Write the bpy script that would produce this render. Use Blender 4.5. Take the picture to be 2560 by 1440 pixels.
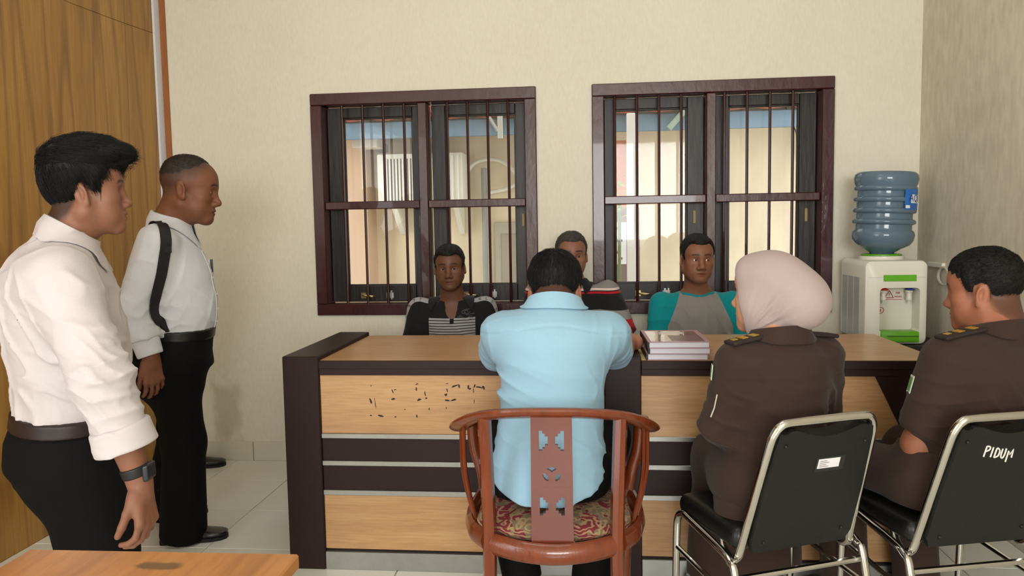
import bpy, bmesh, math, random
import numpy as np
from mathutils import Vector, Matrix
random.seed(7); np.random.seed(7)
for o in list(bpy.data.objects): bpy.data.objects.remove(o)
SC = bpy.context.scene; COL = SC.collection
# ---------------------------------------------------------------- camera (2560x1440 frame)
S = 1.04
FPX = 1919.9; YAW, PIT, ROL = 0.0993, -0.0788, -0.0170
CH = 1.2291*S
def _cam():
    cy, sy, cp, sp = math.cos(YAW), math.sin(YAW), math.cos(PIT), math.sin(PIT)
    f = Vector((-sy*cp, cy*cp, sp)); r = Vector((cy, sy, 0)); u = r.cross(f)
    c, s = math.cos(ROL), math.sin(ROL)
    return c*r+s*u, -s*r+c*u, f
CR, CU, CF = _cam()
CP = Vector((0, 0, CH))
cd = bpy.data.cameras.new('camera'); cam = bpy.data.objects.new('camera', cd); COL.objects.link(cam)
cd.sensor_width = 36; cd.lens = FPX/2560*36; cd.clip_start = .05
cam.matrix_world = Matrix(((CR.x, CU.x, -CF.x, 0), (CR.y, CU.y, -CF.y, 0), (CR.z, CU.z, -CF.z, CH), (0, 0, 0, 1)))
SC.camera = cam
def ray(px, py): return (CF + CR*((px-1280)/FPX) + CU*((720-py)/FPX))
def at(px, py, Y):            # pixel -> point on the vertical plane y = Y
    d = ray(px, py); return CP + d*(Y/d.y)
def atz(px, py, Z):           # pixel -> point on the horizontal plane z = Z
    d = ray(px, py); return CP + d*((Z-CH)/d.z)
# ---------------------------------------------------------------- world, lights, exposure
SC.view_settings.view_transform = 'Standard'; SC.view_settings.look = 'None'
SC.view_settings.gamma = 1; SC.view_settings.use_curve_mapping = False
SC.view_settings.exposure = -.16
w = bpy.data.worlds.new('sky'); SC.world = w; w.use_nodes = True
nt = w.node_tree; bg = nt.nodes['Background']
bg.inputs[0].default_value = (.93, .96, 1, 1); bg.inputs[1].default_value = 3.7
def area(name, loc, target, sx, sy, power, color):
    l = bpy.data.lights.new(name, 'AREA'); l.shape = 'RECTANGLE'; l.size = sx; l.size_y = sy; l.energy = power; l.color = color
    o = bpy.data.objects.new(name, l); COL.objects.link(o); o.location = loc
    o.rotation_euler = (Vector(target)-Vector(loc)).to_track_quat('-Z', 'Y').to_euler()
    return o
area('doorway_daylight', (-2.20, -.55, 1.5), (1.65, 2.4, 1.3), 1.1, 1.7, 17, (1, .98, .97))
area('rear_window_daylight', (.45, -4.02, 1.8), (-.1, 4, 1.3), 2.4, 1.5, 205, (1, .985, .965))
area('ceiling_panel_light', (-.35, 1.9, 3.16), (-.35, 1.9, 0), 1.2, .6, 10, (1, .97, .92))
# ---------------------------------------------------------------- helpers
def lin(c):
    return tuple(((v/255)/12.92 if v/255 <= .04045 else ((v/255+.055)/1.055)**2.4) for v in c)
MATS = {}
def mat(name, col, rough=.55, metal=0, var=0, vscale=8, bump=0, bscale=60, stretch=(1, 1, 1), spec=.5, coat=0, attr=None, trans=0, ior=1.45, emit=0, sheen=0):
    if name in MATS: return MATS[name]
    m = bpy.data.materials.new(name); m.use_nodes = True; n = m.node_tree.nodes; L = m.node_tree.links
    b = n['Principled BSDF']; c = lin(col) if max(col) > 1.001 else col
    b.inputs['Base Color'].default_value = (*c, 1); b.inputs['Roughness'].default_value = rough; b.inputs['Metallic'].default_value = metal
    b.inputs['Specular IOR Level'].default_value = spec; b.inputs['Coat Weight'].default_value = coat; b.inputs['IOR'].default_value = ior
    b.inputs['Transmission Weight'].default_value = trans; b.inputs['Sheen Weight'].default_value = sheen
    if emit: b.inputs['Emission Color'].default_value = (*c, 1); b.inputs['Emission Strength'].default_value = emit
    tc = n.new('ShaderNodeTexCoord'); mp = n.new('ShaderNodeMapping'); L.new(tc.outputs['Object'], mp.inputs[0]); mp.inputs['Scale'].default_value = stretch
    src = None
    if attr:
        at_ = n.new('ShaderNodeAttribute'); at_.attribute_name = attr; src = at_.outputs['Color']
    if var:
        no = n.new('ShaderNodeTexNoise'); no.inputs['Scale'].default_value = vscale; no.inputs['Detail'].default_value = 6; L.new(mp.outputs[0], no.inputs['Vector'])
        hs = n.new('ShaderNodeHueSaturation'); mr = n.new('ShaderNodeMapRange')
        mr.inputs['From Min'].default_value = .25; mr.inputs['From Max'].default_value = .75; mr.inputs['To Min'].default_value = 1-var; mr.inputs['To Max'].default_value = 1+var
        L.new(no.outputs[0], mr.inputs[0]); L.new(mr.outputs[0], hs.inputs['Value'])
        if src: L.new(src, hs.inputs['Color'])
        else: hs.inputs['Color'].default_value = (*c, 1)
        src = hs.outputs[0]
    if src: L.new(src, b.inputs['Base Color'])
    if bump:
        no = n.new('ShaderNodeTexNoise'); no.inputs['Scale'].default_value = bscale; no.inputs['Detail'].default_value = 5; L.new(mp.outputs[0], no.inputs['Vector'])
        bp = n.new('ShaderNodeBump'); bp.inputs['Strength'].default_value = bump; bp.inputs['Distance'].default_value = .004
        L.new(no.outputs[0], bp.inputs['Height']); L.new(bp.outputs[0], b.inputs['Normal'])
    MATS[name] = m; return m
def wood(name, c1, c2, c3, scale=(1, 14, 14), rough=.35, coat=.2, lines=0, seed=0):
    # grain runs along the axis with the small scale number
    m = bpy.data.materials.new(name); m.use_nodes = True; n = m.node_tree.nodes; L = m.node_tree.links; b = n['Principled BSDF']
    tc = n.new('ShaderNodeTexCoord'); mp = n.new('ShaderNodeMapping'); mp.inputs['Scale'].default_value = scale; mp.inputs['Location'].default_value = (seed, seed*.7, seed*.3)
    L.new(tc.outputs['Object'], mp.inputs[0])
    a = n.new('ShaderNodeTexNoise'); a.inputs['Scale'].default_value = 1; a.inputs['Detail'].default_value = 8; a.inputs['Roughness'].default_value = .65; L.new(mp.outputs[0], a.inputs[0])
    r = n.new('ShaderNodeValToRGB'); e = r.color_ramp.elements; e[0].position = .28; e[0].color = (*lin(c1), 1); e[1].position = .72; e[1].color = (*lin(c3), 1)
    k = e.new(.5); k.color = (*lin(c2), 1); L.new(a.outputs[0], r.inputs[0])
    f = n.new('ShaderNodeTexNoise'); f.inputs['Scale'].default_value = 9; f.inputs['Detail'].default_value = 3; L.new(mp.outputs[0], f.inputs[0])
    mx = n.new('ShaderNodeMix'); mx.data_type = 'RGBA'; mx.blend_type = 'MULTIPLY'; mx.inputs['Factor'].default_value = .35
    r2 = n.new('ShaderNodeValToRGB'); r2.color_ramp.elements[0].position = .35; r2.color_ramp.elements[0].color = (.55, .5, .45, 1); r2.color_ramp.elements[1].position = .6
    L.new(f.outputs[0], r2.inputs[0]); L.new(r.outputs[0], mx.inputs['A']); L.new(r2.outputs[0], mx.inputs['B'])
    out = mx.outputs['Result']
    if lines:   # cathedral contour lines: iso lines of a stretched noise
        mp2 = n.new('ShaderNodeMapping'); mp2.inputs['Scale'].default_value = tuple(s*.32 for s in scale); L.new(tc.outputs['Object'], mp2.inputs[0])
        g = n.new('ShaderNodeTexNoise'); g.inputs['Scale'].default_value = 1; g.inputs['Detail'].default_value = 1.5; L.new(mp2.outputs[0], g.inputs[0])
        mu = n.new('ShaderNodeMath'); mu.operation = 'MULTIPLY'; mu.inputs[1].default_value = lines; L.new(g.outputs[0], mu.inputs[0])
        fr = n.new('ShaderNodeMath'); fr.operation = 'PINGPONG'; fr.inputs[1].default_value = 1; L.new(mu.outputs[0], fr.inputs[0])
        r3 = n.new('ShaderNodeValToRGB'); r3.color_ramp.elements[0].position = 0; r3.color_ramp.elements[0].color = (.42, .30, .2, 1); r3.color_ramp.elements[1].position = .3; r3.color_ramp.elements[1].color = (1, 1, 1, 1)
        L.new(fr.outputs[0], r3.inputs[0])
        m2 = n.new('ShaderNodeMix'); m2.data_type = 'RGBA'; m2.blend_type = 'MULTIPLY'; m2.inputs['Factor'].default_value = .55
        L.new(out, m2.inputs['A']); L.new(r3.outputs[0], m2.inputs['B']); out = m2.outputs['Result']
    L.new(out, b.inputs['Base Color']); b.inputs['Roughness'].default_value = rough; b.inputs['Coat Weight'].default_value = coat; b.inputs['Coat Roughness'].default_value = .15
    bp = n.new('ShaderNodeBump'); bp.inputs['Strength'].default_value = .12; bp.inputs['Distance'].default_value = .002; L.new(f.outputs[0], bp.inputs['Height']); L.new(bp.outputs[0], b.inputs['Normal'])
    return m
def tag(o, label=None, cat=None, group=None, kind=None):
    if label: o['label'] = label
    if cat: o['category'] = cat
    if group: o['group'] = group
    if kind: o['kind'] = kind
    return o
def thing(name, loc, rz=0, label=None, cat=None, group=None, kind=None):
    o = bpy.data.objects.new(name, None); o.empty_display_size = .05; COL.objects.link(o); o.location = loc; o.rotation_euler = (0, 0, rz)
    return tag(o, label, cat, group, kind)
def obj(name, me, m=None, parent=None, loc=None):
    o = bpy.data.objects.new(name, me); COL.objects.link(o)
    if m is not None:
        me.materials.clear()
        for q in (m if isinstance(m, (list, tuple)) else [m]): me.materials.append(q)
    if parent: o.parent = parent
    if loc is not None: o.location = loc
    return o
def meshpy(name, v, f, smooth=False):
    me = bpy.data.meshes.new(name); me.from_pydata([tuple(map(float, p)) for p in v], [], [tuple(map(int, q)) for q in f]); me.update()
    if smooth: me.shade_smooth()
    return me
def bm_mesh(name, bm, smooth=False):
    me = bpy.data.meshes.new(name); bmesh.ops.recalc_face_normals(bm, faces=bm.faces); bm.to_mesh(me); bm.free()
    if smooth:
        me.shade_smooth()
        try: me.set_sharp_from_angle(angle=math.radians(40))
        except Exception: pass
    return me
def addbox(bm, x0, x1, y0, y1, z0, z1, bev=0, seg=1, rot=None, piv=(0, 0, 0)):
    r = bmesh.ops.create_cube(bm, size=1); vs = r['verts']
    for v in vs:
        v.co = Vector(((x0+x1)/2+v.co.x*(x1-x0), (y0+y1)/2+v.co.y*(y1-y0), (z0+z1)/2+v.co.z*(z1-z0)))
    if bev:
        es = list({e for v in vs for e in v.link_edges})
        q = bmesh.ops.bevel(bm, geom=es, offset=bev, segments=seg, affect='EDGES', profile=.5); vs = list({v for f in q['faces'] for v in f.verts}|{v for v in vs if v.is_valid})
    if rot is not None:
        p = Vector(piv)
        for v in vs: v.co = rot @ (v.co-p) + p
    return vs
def box(name, x0, x1, y0, y1, z0, z1, m, parent=None, bev=.002, seg=1, loc=None, rot=None, piv=(0, 0, 0)):
    bm = bmesh.new(); addbox(bm, x0, x1, y0, y1, z0, z1, bev, seg, rot, piv); return obj(name, bm_mesh(name, bm, seg > 1), m, parent, loc)
def frames(pts, closed=False):
    pts = [Vector(p) for p in pts]; n = len(pts); T = []
    for i in range(n):
        a = pts[(i-1) % n] if (closed or i > 0) else pts[i]; b = pts[(i+1) % n] if (closed or i < n-1) else pts[i]
        T.append((b-a).normalized())
    up = Vector((0, 0, 1)) if abs(T[0].z) < .9 else Vector((1, 0, 0))
    N = [(up-T[0]*up.dot(T[0])).normalized()]
    for i in range(1, n):
        v = N[-1]-T[i]*N[-1].dot(T[i]); N.append(v.normalized())
    return pts, T, N
def tube(bm, pts, r, seg=8, closed=False, flat=None, cap=True):
    # flat=(a,b): half sizes of an elliptical section along normal/binormal
    P, T, N = frames(pts, closed); rings = []
    for i, p in enumerate(P):
        B = T[i].cross(N[i]); rr = r[i] if isinstance(r, (list, tuple)) else r; ring = []
        for k in range(seg):
            a = 2*math.pi*k/seg
            if flat: q = N[i]*flat[0]*math.cos(a)+B*flat[1]*math.sin(a)
            else: q = (N[i]*math.cos(a)+B*math.sin(a))*rr
            ring.append(bm.verts.new(p+q))
        rings.append(ring)
    n = len(rings)
    for i in range(n if closed else n-1):
        a, b = rings[i], rings[(i+1) % n]
        for k in range(seg): bm.faces.new((a[k], a[(k+1) % seg], b[(k+1) % seg], b[k]))
    if cap and not closed: bm.faces.new(rings[0][::-1]); bm.faces.new(rings[-1])
def tubeobj(name, pts, r, m, parent=None, seg=10, closed=False, flat=None, loc=None):
    bm = bmesh.new(); tube(bm, pts, r, seg, closed, flat); return obj(name, bm_mesh(name, bm, True), m, parent, loc)
def smooth_path(pts, n=6, closed=False):
    P = [Vector(p) for p in pts]; out = []; c = len(P)
    for i in range(c if closed else c-1):
        g = (lambda k: P[k % c]) if closed else (lambda k: P[max(0, min(c-1, k))])
        a, b, d, e = g(i-1), g(i), g(i+1), g(i+2)
        for j in range(n):
            t = j/n; out.append(.5*((2*b)+(d-a)*t+(2*a-5*b+4*d-e)*t*t+(3*b-a-3*d+e)*t**3))
    if not closed: out.append(P[-1])
    return out
def lathe(name, prof, m, parent=None, seg=32, loc=None, ctr=(0, 0)):
    v = []; f = []; n = len(prof)
    for i in range(seg):
        a = 2*math.pi*i/seg
        for r, z in prof: v.append((ctr[0]+r*math.cos(a), ctr[1]+r*math.sin(a), z))
    for i in range(seg):
        j = (i+1) % seg
        for k in range(n-1): f.append((i*n+k, j*n+k, j*n+k+1, i*n+k+1))
    me = meshpy(name, v, f, True)
    try: me.set_sharp_from_angle(angle=math.radians(50))
    except Exception: pass
    return obj(name, me, m, parent, loc)
def prism(name, poly, y0, y1, m, parent=None, axis='y', loc=None, holes=None):
    # polygon (u,v) extruded; axis y: (u,y,v); axis x: (x,u,v); axis z: (u,v,z)
    P = {'y': lambda u, v, w: (u, w, v), 'x': lambda u, v, w: (w, u, v), 'z': lambda u, v, w: (u, v, w)}[axis]
    bm = bmesh.new(); rings = [poly]+(holes or []); E = []; allv = []
    for rg in rings:
        vs = [bm.verts.new(P(u, v, y0)) for u, v in rg]; allv.append(vs)
        for i in range(len(vs)): E.append(bm.edges.new((vs[i], vs[(i+1) % len(vs)])))
    if holes:
        fs = [g for g in bmesh.ops.triangle_fill(bm, use_beauty=True, use_dissolve=False, edges=E)['geom'] if isinstance(g, bmesh.types.BMFace)]
    else: fs = [bm.faces.new(allv[0])]
    r = bmesh.ops.extrude_face_region(bm, geom=fs); d = Vector(P(0, 0, y1))-Vector(P(0, 0, y0))
    bmesh.ops.translate(bm, verts=[g for g in r['geom'] if isinstance(g, bmesh.types.BMVert)], vec=d)
    return obj(name, bm_mesh(name, bm), m, parent, loc)
def text_mesh(name, s, size, m, parent, loc, rot, extrude=.0006, align='CENTER', sx=1):
    c = bpy.data.curves.new(name, 'FONT'); c.body = s; c.size = size; c.extrude = extrude; c.align_x = align; c.align_y = 'CENTER'; c.resolution_u = 3
    t = bpy.data.objects.new(name, c); COL.objects.link(t)
    dg = bpy.context.evaluated_depsgraph_get(); me = bpy.data.meshes.new_from_object(t.evaluated_get(dg)); bpy.data.objects.remove(t); bpy.data.curves.remove(c)
    o = obj(name, me, m, parent, loc); o.rotation_euler = rot; o.scale = (sx, 1, 1)
    return o
# ================================================================ the setting
W = 3.9034*S; D = 2.6229*S; XS = -2.2184*S; XC = 1.5905*S; HT = .7669*S; YB = -4.2; ZC = 3.2
TILE = .4*S; TA = -1.4962*S; TB = 3.5793*S
def wallpaper(name, base, dark, stain=None, fine=90):
    m = bpy.data.materials.new(name); m.use_nodes = True; n = m.node_tree.nodes; L = m.node_tree.links; b = n['Principled BSDF']
    tc = n.new('ShaderNodeTexCoord'); mp = n.new('ShaderNodeMapping'); mp.inputs['Scale'].default_value = (1, 1, .35); L.new(tc.outputs['Object'], mp.inputs[0])
    a = n.new('ShaderNodeTexNoise'); a.inputs['Scale'].default_value = fine; a.inputs['Detail'].default_value = 3; L.new(mp.outputs[0], a.inputs[0])
    a2 = n.new('ShaderNodeTexNoise'); a2.inputs['Scale'].default_value = 1.3; a2.inputs['Detail'].default_value = 5; L.new(tc.outputs['Object'], a2.inputs[0])
    ad = n.new('ShaderNodeMath'); ad.operation = 'ADD'; L.new(a.outputs[0], ad.inputs[0]); L.new(a2.outputs[0], ad.inputs[1])
    r = n.new('ShaderNodeValToRGB'); r.color_ramp.elements[0].position = .38; r.color_ramp.elements[1].position = .62
    r.color_ramp.elements[0].color = (*lin(dark), 1); r.color_ramp.elements[1].color = (*lin(base), 1)
    hf = n.new('ShaderNodeMath'); hf.operation = 'MULTIPLY'; hf.inputs[1].default_value = .5; L.new(ad.outputs[0], hf.inputs[0]); L.new(hf.outputs[0], r.inputs[0])
    out = r.outputs[0]
    if stain:   # damp patch with its own outline, low on the wall
        (cx, cz, rx, rz_) = stain
        sp = n.new('ShaderNodeSeparateXYZ'); L.new(tc.outputs['Object'], sp.inputs[0])
        def lim(o, c, h):
            s1 = n.new('ShaderNodeMath'); s1.operation = 'SUBTRACT'; s1.inputs[1].default_value = c; L.new(o, s1.inputs[0])
            s2 = n.new('ShaderNodeMath'); s2.operation = 'ABSOLUTE'; L.new(s1.outputs[0], s2.inputs[0])
            s3 = n.new('ShaderNodeMath'); s3.operation = 'DIVIDE'; s3.inputs[1].default_value = h; L.new(s2.outputs[0], s3.inputs[0]); return s3.outputs[0]
        mx_ = n.new('ShaderNodeMath'); mx_.operation = 'MAXIMUM'; L.new(lim(sp.outputs['X'], cx, rx), mx_.inputs[0]); L.new(lim(sp.outputs['Z'], cz, rz_), mx_.inputs[1])
        ns = n.new('ShaderNodeTexNoise'); ns.inputs['Scale'].default_value = 14; ns.inputs['Detail'].default_value = 7; L.new(tc.outputs['Object'], ns.inputs[0])
        mm = n.new('ShaderNodeMath'); mm.operation = 'MULTIPLY_ADD'; mm.inputs[1].default_value = 1.1; mm.inputs[2].default_value = -.5; L.new(ns.outputs[0], mm.inputs[0])
        su = n.new('ShaderNodeMath'); su.operation = 'ADD'; L.new(mx_.outputs[0], su.inputs[0]); L.new(mm.outputs[0], su.inputs[1])
        mr = n.new('ShaderNodeMapRange'); mr.inputs['From Min'].default_value = .55; mr.inputs['From Max'].default_value = 1.02; mr.inputs['To Min'].default_value = .42; mr.inputs['To Max'].default_value = 0; L.new(su.outputs[0], mr.inputs[0])
        mi = n.new('ShaderNodeMix'); mi.data_type = 'RGBA'; mi.inputs['B'].default_value = (*lin((150, 138, 108)), 1); L.new(mr.outputs[0], mi.inputs['Factor']); L.new(out, mi.inputs['A']); out = mi.outputs['Result']
    L.new(out, b.inputs['Base Color']); b.inputs['Roughness'].default_value = .7; b.inputs['Specular IOR Level'].default_value = .25
    bp = n.new('ShaderNodeBump'); bp.inputs['Strength'].default_value = .25; bp.inputs['Distance'].default_value = .002; L.new(a.outputs[0], bp.inputs['Height']); L.new(bp.outputs[0], b.inputs['Normal'])
    return m
M_wall = wallpaper('cream_wall_paint', (222, 217, 200), (215, 209, 191), (-2.02, .28, .1, .2))
M_wallr = wallpaper('beige_wallpaper', (220, 213, 195), (200, 192, 173), None, 34)
M_ceil = mat('ceiling_white', (225, 222, 212), .8)
M_grout = mat('grout', (150, 146, 132), .9, var=.1)
M_tile = mat('glazed_floor_tile', (226, 226, 214), .22, var=.03, vscale=4, spec=.5)
M_maroon = mat('maroon_gloss_paint', (57, 14, 21), .33, var=.22, vscale=9, bump=.5, bscale=26, stretch=(1, 1, .5), coat=.3)
M_bar = mat('maroon_bar_paint', (52, 13, 18), .35, coat=.2)
M_sash = mat('dark_brown_sash_paint', (23, 15, 13), .42, var=.3, vscale=12, bump=.4, bscale=40, stretch=(1, 1, .15))
M_brass = mat('worn_brass', (170, 150, 100), .3, .9)
M_steel = mat('galvanised_steel', (190, 190, 186), .35, .8)
M_baseb = mat('baseboard_tile', (206, 202, 184), .35, var=.04)
# floor: grout bed with single tiles
FX0, FX1, FY0, FY1 = XS, XC, YB, W
floor = box('floor', FX0, FX1, FY0, FY1, -.06, -.003, M_grout, None, 0); tag(floor, kind='structure')
def tilemesh(w_, h_):
    bm = bmesh.new(); addbox(bm, -w_/2, w_/2, -h_/2, h_/2, -.008, 0, .0015); return bm_mesh('floor_tile', bm)
cache = {}
ix0 = math.floor((FX0-TA)/TILE); ix1 = math.ceil((FX1-TA)/TILE); iy0 = math.floor((-.7-TB)/TILE); iy1 = math.ceil((FY1-TB)/TILE)
for i in range(ix0, ix1):
    for j in range(iy0, iy1):
        x0 = max(TA+i*TILE, FX0); x1 = min(TA+(i+1)*TILE, FX1); y0 = TB+j*TILE; y1 = min(TB+(j+1)*TILE, FY1)
        if x1-x0 < .03 or y1-y0 < .03: continue
        k = (round(x1-x0, 3), round(y1-y0, 3))
        if k not in cache: cache[k] = tilemesh(k[0]-.004, k[1]-.004)
        o = bpy.data.objects.new('floor_tile', cache[k]); COL.objects.link(o); o.parent = floor; o.location = ((x0+x1)/2, (y0+y1)/2, 0)
        if not cache[k].materials: cache[k].materials.append(M_tile)
bm = bmesh.new(); addbox(bm, FX0, FX1, FY0, TB+iy0*TILE-.002, -.008, 0); o = obj('floor_tiling', bm_mesh('floor_tiling', bm), M_tile, floor); o['kind'] = 'stuff'
tag(box('ceiling', XS-.1, XC+.1, YB-.1, W+.2, ZC, ZC+.1, M_ceil, None, 0), kind='structure')
# windows -----------------------------------------------------------------
XL, WL, XR, WR, ZT, ZB = -1.4159*S, 1.1637*S, .0257*S, 1.1637*S, 1.9287*S, .7846*S
bm = bmesh.new(); TH = .16
addbox(bm, XS-.12, XL, W, W+TH, -.06, ZC); addbox(bm, XL+WL, XR, W, W+TH, -.06, ZC); addbox(bm, XR+WR, XC+.12, W, W+TH, -.06, ZC)
for a in (XL, XR): addbox(bm, a, a+WL, W, W+TH, -.06, ZB); addbox(bm, a, a+WL, W, W+TH, ZT, ZC)
tag(obj('wall_back', bm_mesh('wall_back', bm), M_wall), kind='structure')
tag(box('wall_right', XC, XC+.12, YB, W, -.06, ZC, M_wallr, None, 0), kind='structure')
bm = bmesh.new()   # wall behind the camera with its wide window opening
addbox(bm, XS-.1, -.75, YB-.12, YB, -.06, ZC); addbox(bm, 1.85-.1, XC+.1, YB-.12, YB, -.06, ZC); addbox(bm, -.75, 1.75, YB-.12, YB, -.06, .95); addbox(bm, -.75, 1.75, YB-.12, YB, 2.55, ZC)
tag(obj('wall_front', bm_mesh('wall_front', bm), M_wall), kind='structure')
bb = thing('baseboard_back', (0, W, 0), kind='structure')
x = XS+.02; i = 0
while x < XC-.01:
    x1 = min(x+TILE-.004, XC-.004)
    box('baseboard_tile', x, x1, -.012, 0, 0, .108, M_baseb, bb, .002); x += TILE
def glassmat():
    m = bpy.data.materials.new('window_glass'); m.use_nodes = True; n = m.node_tree.nodes; L = m.node_tree.links; n.remove(n['Principled BSDF'])
    o = n['Material Output']; t = n.new('ShaderNodeBsdfTransparent'); t.inputs[0].default_value = (.95, .96, .95, 1); g = n.new('ShaderNodeBsdfGlossy'); g.inputs['Roughness'].default_value = .03
    d = n.new('ShaderNodeBsdfDiffuse'); d.inputs[0].default_value = (.75, .74, .7, 1)
    tc = n.new('ShaderNodeTexCoord'); no = n.new('ShaderNodeTexNoise'); no.inputs['Scale'].default_value = 5; no.inputs['Detail'].default_value = 6; L.new(tc.outputs['Object'], no.inputs[0])
    mr = n.new('ShaderNodeMapRange'); mr.inputs['To Min'].default_value = .02; mr.inputs['To Max'].default_value = .04; L.new(no.outputs[0], mr.inputs[0])
    a = n.new('ShaderNodeMixShader'); a.inputs[0].default_value = .018; L.new(t.outputs[0], a.inputs[1]); L.new(g.outputs[0], a.inputs[2])
    c = n.new('ShaderNodeMixShader'); L.new(mr.outputs[0], c.inputs[0]); L.new(a.outputs[0], c.inputs[1]); L.new(d.outputs[0], c.inputs[2]); L.new(c.outputs[0], o.inputs[0]); return m
M_glass = glassmat()
def window(name, x0, label, bars, sashes):
    t = thing(name, (x0, W, ZB), label=label, kind='structure'); H = ZT-ZB; fw = .062; y0, y1 = -.018, .115
    box('frame_head', 0, WL, y0, y1, H-fw, H, M_maroon, t, .004); box('frame_sill', 0, WL, y0, y1, 0, fw, M_maroon, t, .004)
    box('frame_jamb', 0, fw, y0, y1, fw, H-fw, M_maroon, t, .004); box('frame_jamb', WL-fw, WL, y0, y1, fw, H-fw, M_maroon, t, .004)
    box('mullion', WL/2-.024, WL/2+.024, y0+.008, y1, fw, H-fw, M_maroon, t, .004)
    for a, b in ((fw, WL/2-.024), (WL/2+.024, WL-fw)): box('cross_rail', a, b, y0+.012, y0+.05, H/2-.022, H/2+.02, M_maroon, t, .004)
    for u in bars: tubeobj('bar', [(u, y0+.031, fw-.004), (u, y0+.031, H-fw+.004)], .0075, M_bar, t, 8)
    for (a, b, sl, sr, dy) in sashes:
        s = thing('sash', (0, 0, 0)); s.parent = t; ya, yb = .07+dy, .108+dy; zb_, zt_ = fw+.004, H-fw-.004; st, rb = .055, .088
        bm = bmesh.new(); addbox(bm, a, a+sl, ya, yb, zb_, zt_, .003); addbox(bm, b-sr, b, ya, yb, zb_, zt_, .003)
        addbox(bm, a+sl, b-sr, ya, yb, zt_-st, zt_, .003); addbox(bm, a+sl, b-sr, ya, yb, zb_, zb_+rb, .003)
        # inner moulding step
        addbox(bm, a+sl-.03, a+sl+.008, ya+.012, yb-.006, zb_+rb-.03, zt_-st+.03, .003); addbox(bm, b-sr-.008, b-sr+.03, ya+.012, yb-.006, zb_+rb-.03, zt_-st+.03, .003)
        addbox(bm, a+sl, b-sr, ya+.012, yb-.006, zt_-st-.008, zt_-st+.03, .003); addbox(bm, a+sl, b-sr, ya+.012, yb-.006, zb_+rb-.03, zb_+rb+.008, .003)
        f = obj('sash_frame', bm_mesh('sash_frame', bm), M_sash, s)
        box('pane', a+sl, b-sr, ya+.024, ya+.027, zb_+rb, zt_-st, M_glass, s, 0)
        cx = (a+b)/2
        bm = bmesh.new(); tube(bm, smooth_path([(cx-.085, ya, zb_+.035), (cx-.082, ya-.016, zb_+.035), (cx-.03, ya-.022, zb_+.03), (cx-.025, ya, zb_+.03)], 4), .0055, 6); addbox(bm, cx-.098, cx-.07, ya-.004, ya, zb_+.02, zb_+.05); obj('pull_handle', bm_mesh('pull_handle', bm, True), M_brass, s)
        bm = bmesh.new(); addbox(bm, cx+.05, cx+.062, ya-.014, ya, zb_+.012, zb_+.062, .002); addbox(bm, cx+.07, cx+.08, ya-.014, ya, zb_+.012, zb_+.062, .002); addbox(bm, cx+.046, cx+.084, ya-.004, ya, zb_+.02, zb_+.05); obj('latch', bm_mesh('latch', bm), M_steel, s)
        box('stay_knob', b-sr+.03, b-sr+.045, ya-.012, ya, zb_+.40, zb_+.47, mat('pale_worn_wood', (150, 130, 95), .6), s, .003)
    return t
nb = [.165+.113*k for k in range(4)]
window('window_1', XL, 'maroon barred casement window on the left of the back wall', nb+[.737+.108*k for k in range(4)], [(.064, WL/2-.026, .085, .045, 0), (WL/2+.032, WL-.064, .075, .055, .012)])
window('window_2', XR, 'maroon barred casement window beside the water dispenser', [.118+.113*k for k in range(4)]+[.675+.113*k for k in range(4)], [(.064, WL/2-.026, .055, .085, 0), (WL/2+.026, WL-.064, .075, .085, 0)])
# left partition: two plywood sheets, corner trims --------------------------
M_ply = wood('teak_veneer_plywood', (148, 105, 44), (170, 125, 57), (184, 141, 72), scale=(13, 13, .7), rough=.42, coat=.12, lines=13)
wl = thing('wall_left', (XS, 0, 0), kind='structure'); wl['label'] = 'teak veneer plywood partition wall'
SEAM = 2.33; y_end = .55
prism('plywood_panel', [(y_end, -.06), (W, -.06), (W, SEAM+.02), (W-.36, SEAM), (W-.7, SEAM-.012), (y_end, SEAM-.02)], -.07, 0, M_ply, wl, 'x')
prism('plywood_panel', [(y_end, SEAM-.0175), (W-.7, SEAM-.0095), (W-.36, SEAM+.003), (W, SEAM+.0225), (W, ZC), (y_end, ZC)], -.07, -.001, M_ply, wl, 'x')
box('wall_section', -.07, 0, YB, -1.15, -.06, ZC, M_wall, wl, 0); box('door_head', -.07, 0, -1.15, y_end, 2.45, ZC, M_wall, wl, 0)
tag(box('trim_1', XS, XS+.012, W-.065, W-.001, 0, ZC, mat('grey_white_trim_paint', (214, 216, 222), .5), None, .002), 'pale grey corner strip beside plywood partition', kind='structure')
tag(box('trim_2', XS+.012, XS+.043, W-.012, W, 0, ZC, mat('brown_trim_wood', (150, 92, 48), .5, var=.15, stretch=(8, 8, 1)), None, .002), 'thin brown wooden strip in wall corner', kind='structure')
# ---------------------------------------------------------------- outside the windows
M_ext = mat('weathered_cream_render', (226, 211, 184), .9, var=.16, vscale=5, bump=.3, bscale=18, stretch=(1, 1, .4))
M_extp = mat('peach_render', (212, 182, 154), .9, var=.08, vscale=2.5, stretch=(1, 1, .4))
M_blue = mat('blue_fascia_paint', (108, 134, 154), .6, var=.15, vscale=5)
M_white = mat('white_plastic', (226, 224, 214), .45); M_roof = mat('clay_roof_tile', (150, 70, 52), .8, var=.25, vscale=20)
YE = 6.0
nb_ = thing('neighbour_building', (0, YE, 0), label='cream rendered building with blue fascia seen through the windows', cat='building')
def P_(px, py, Y): q = at(px, py, Y); return q.x, q.z
xa = P_(940, 500, YE)[0]
box('wall', -4.5, xa, -.25, .0, -.2, 3.2, M_extp, nb_, 0); box('wall', xa, 4.2, 0, .2, -.2, 3.2, M_ext, nb_, 0)
zf0 = P_(1000, 346, YE-.55)[1]; zf1 = P_(1000, 305, YE-.55)[1]
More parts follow.
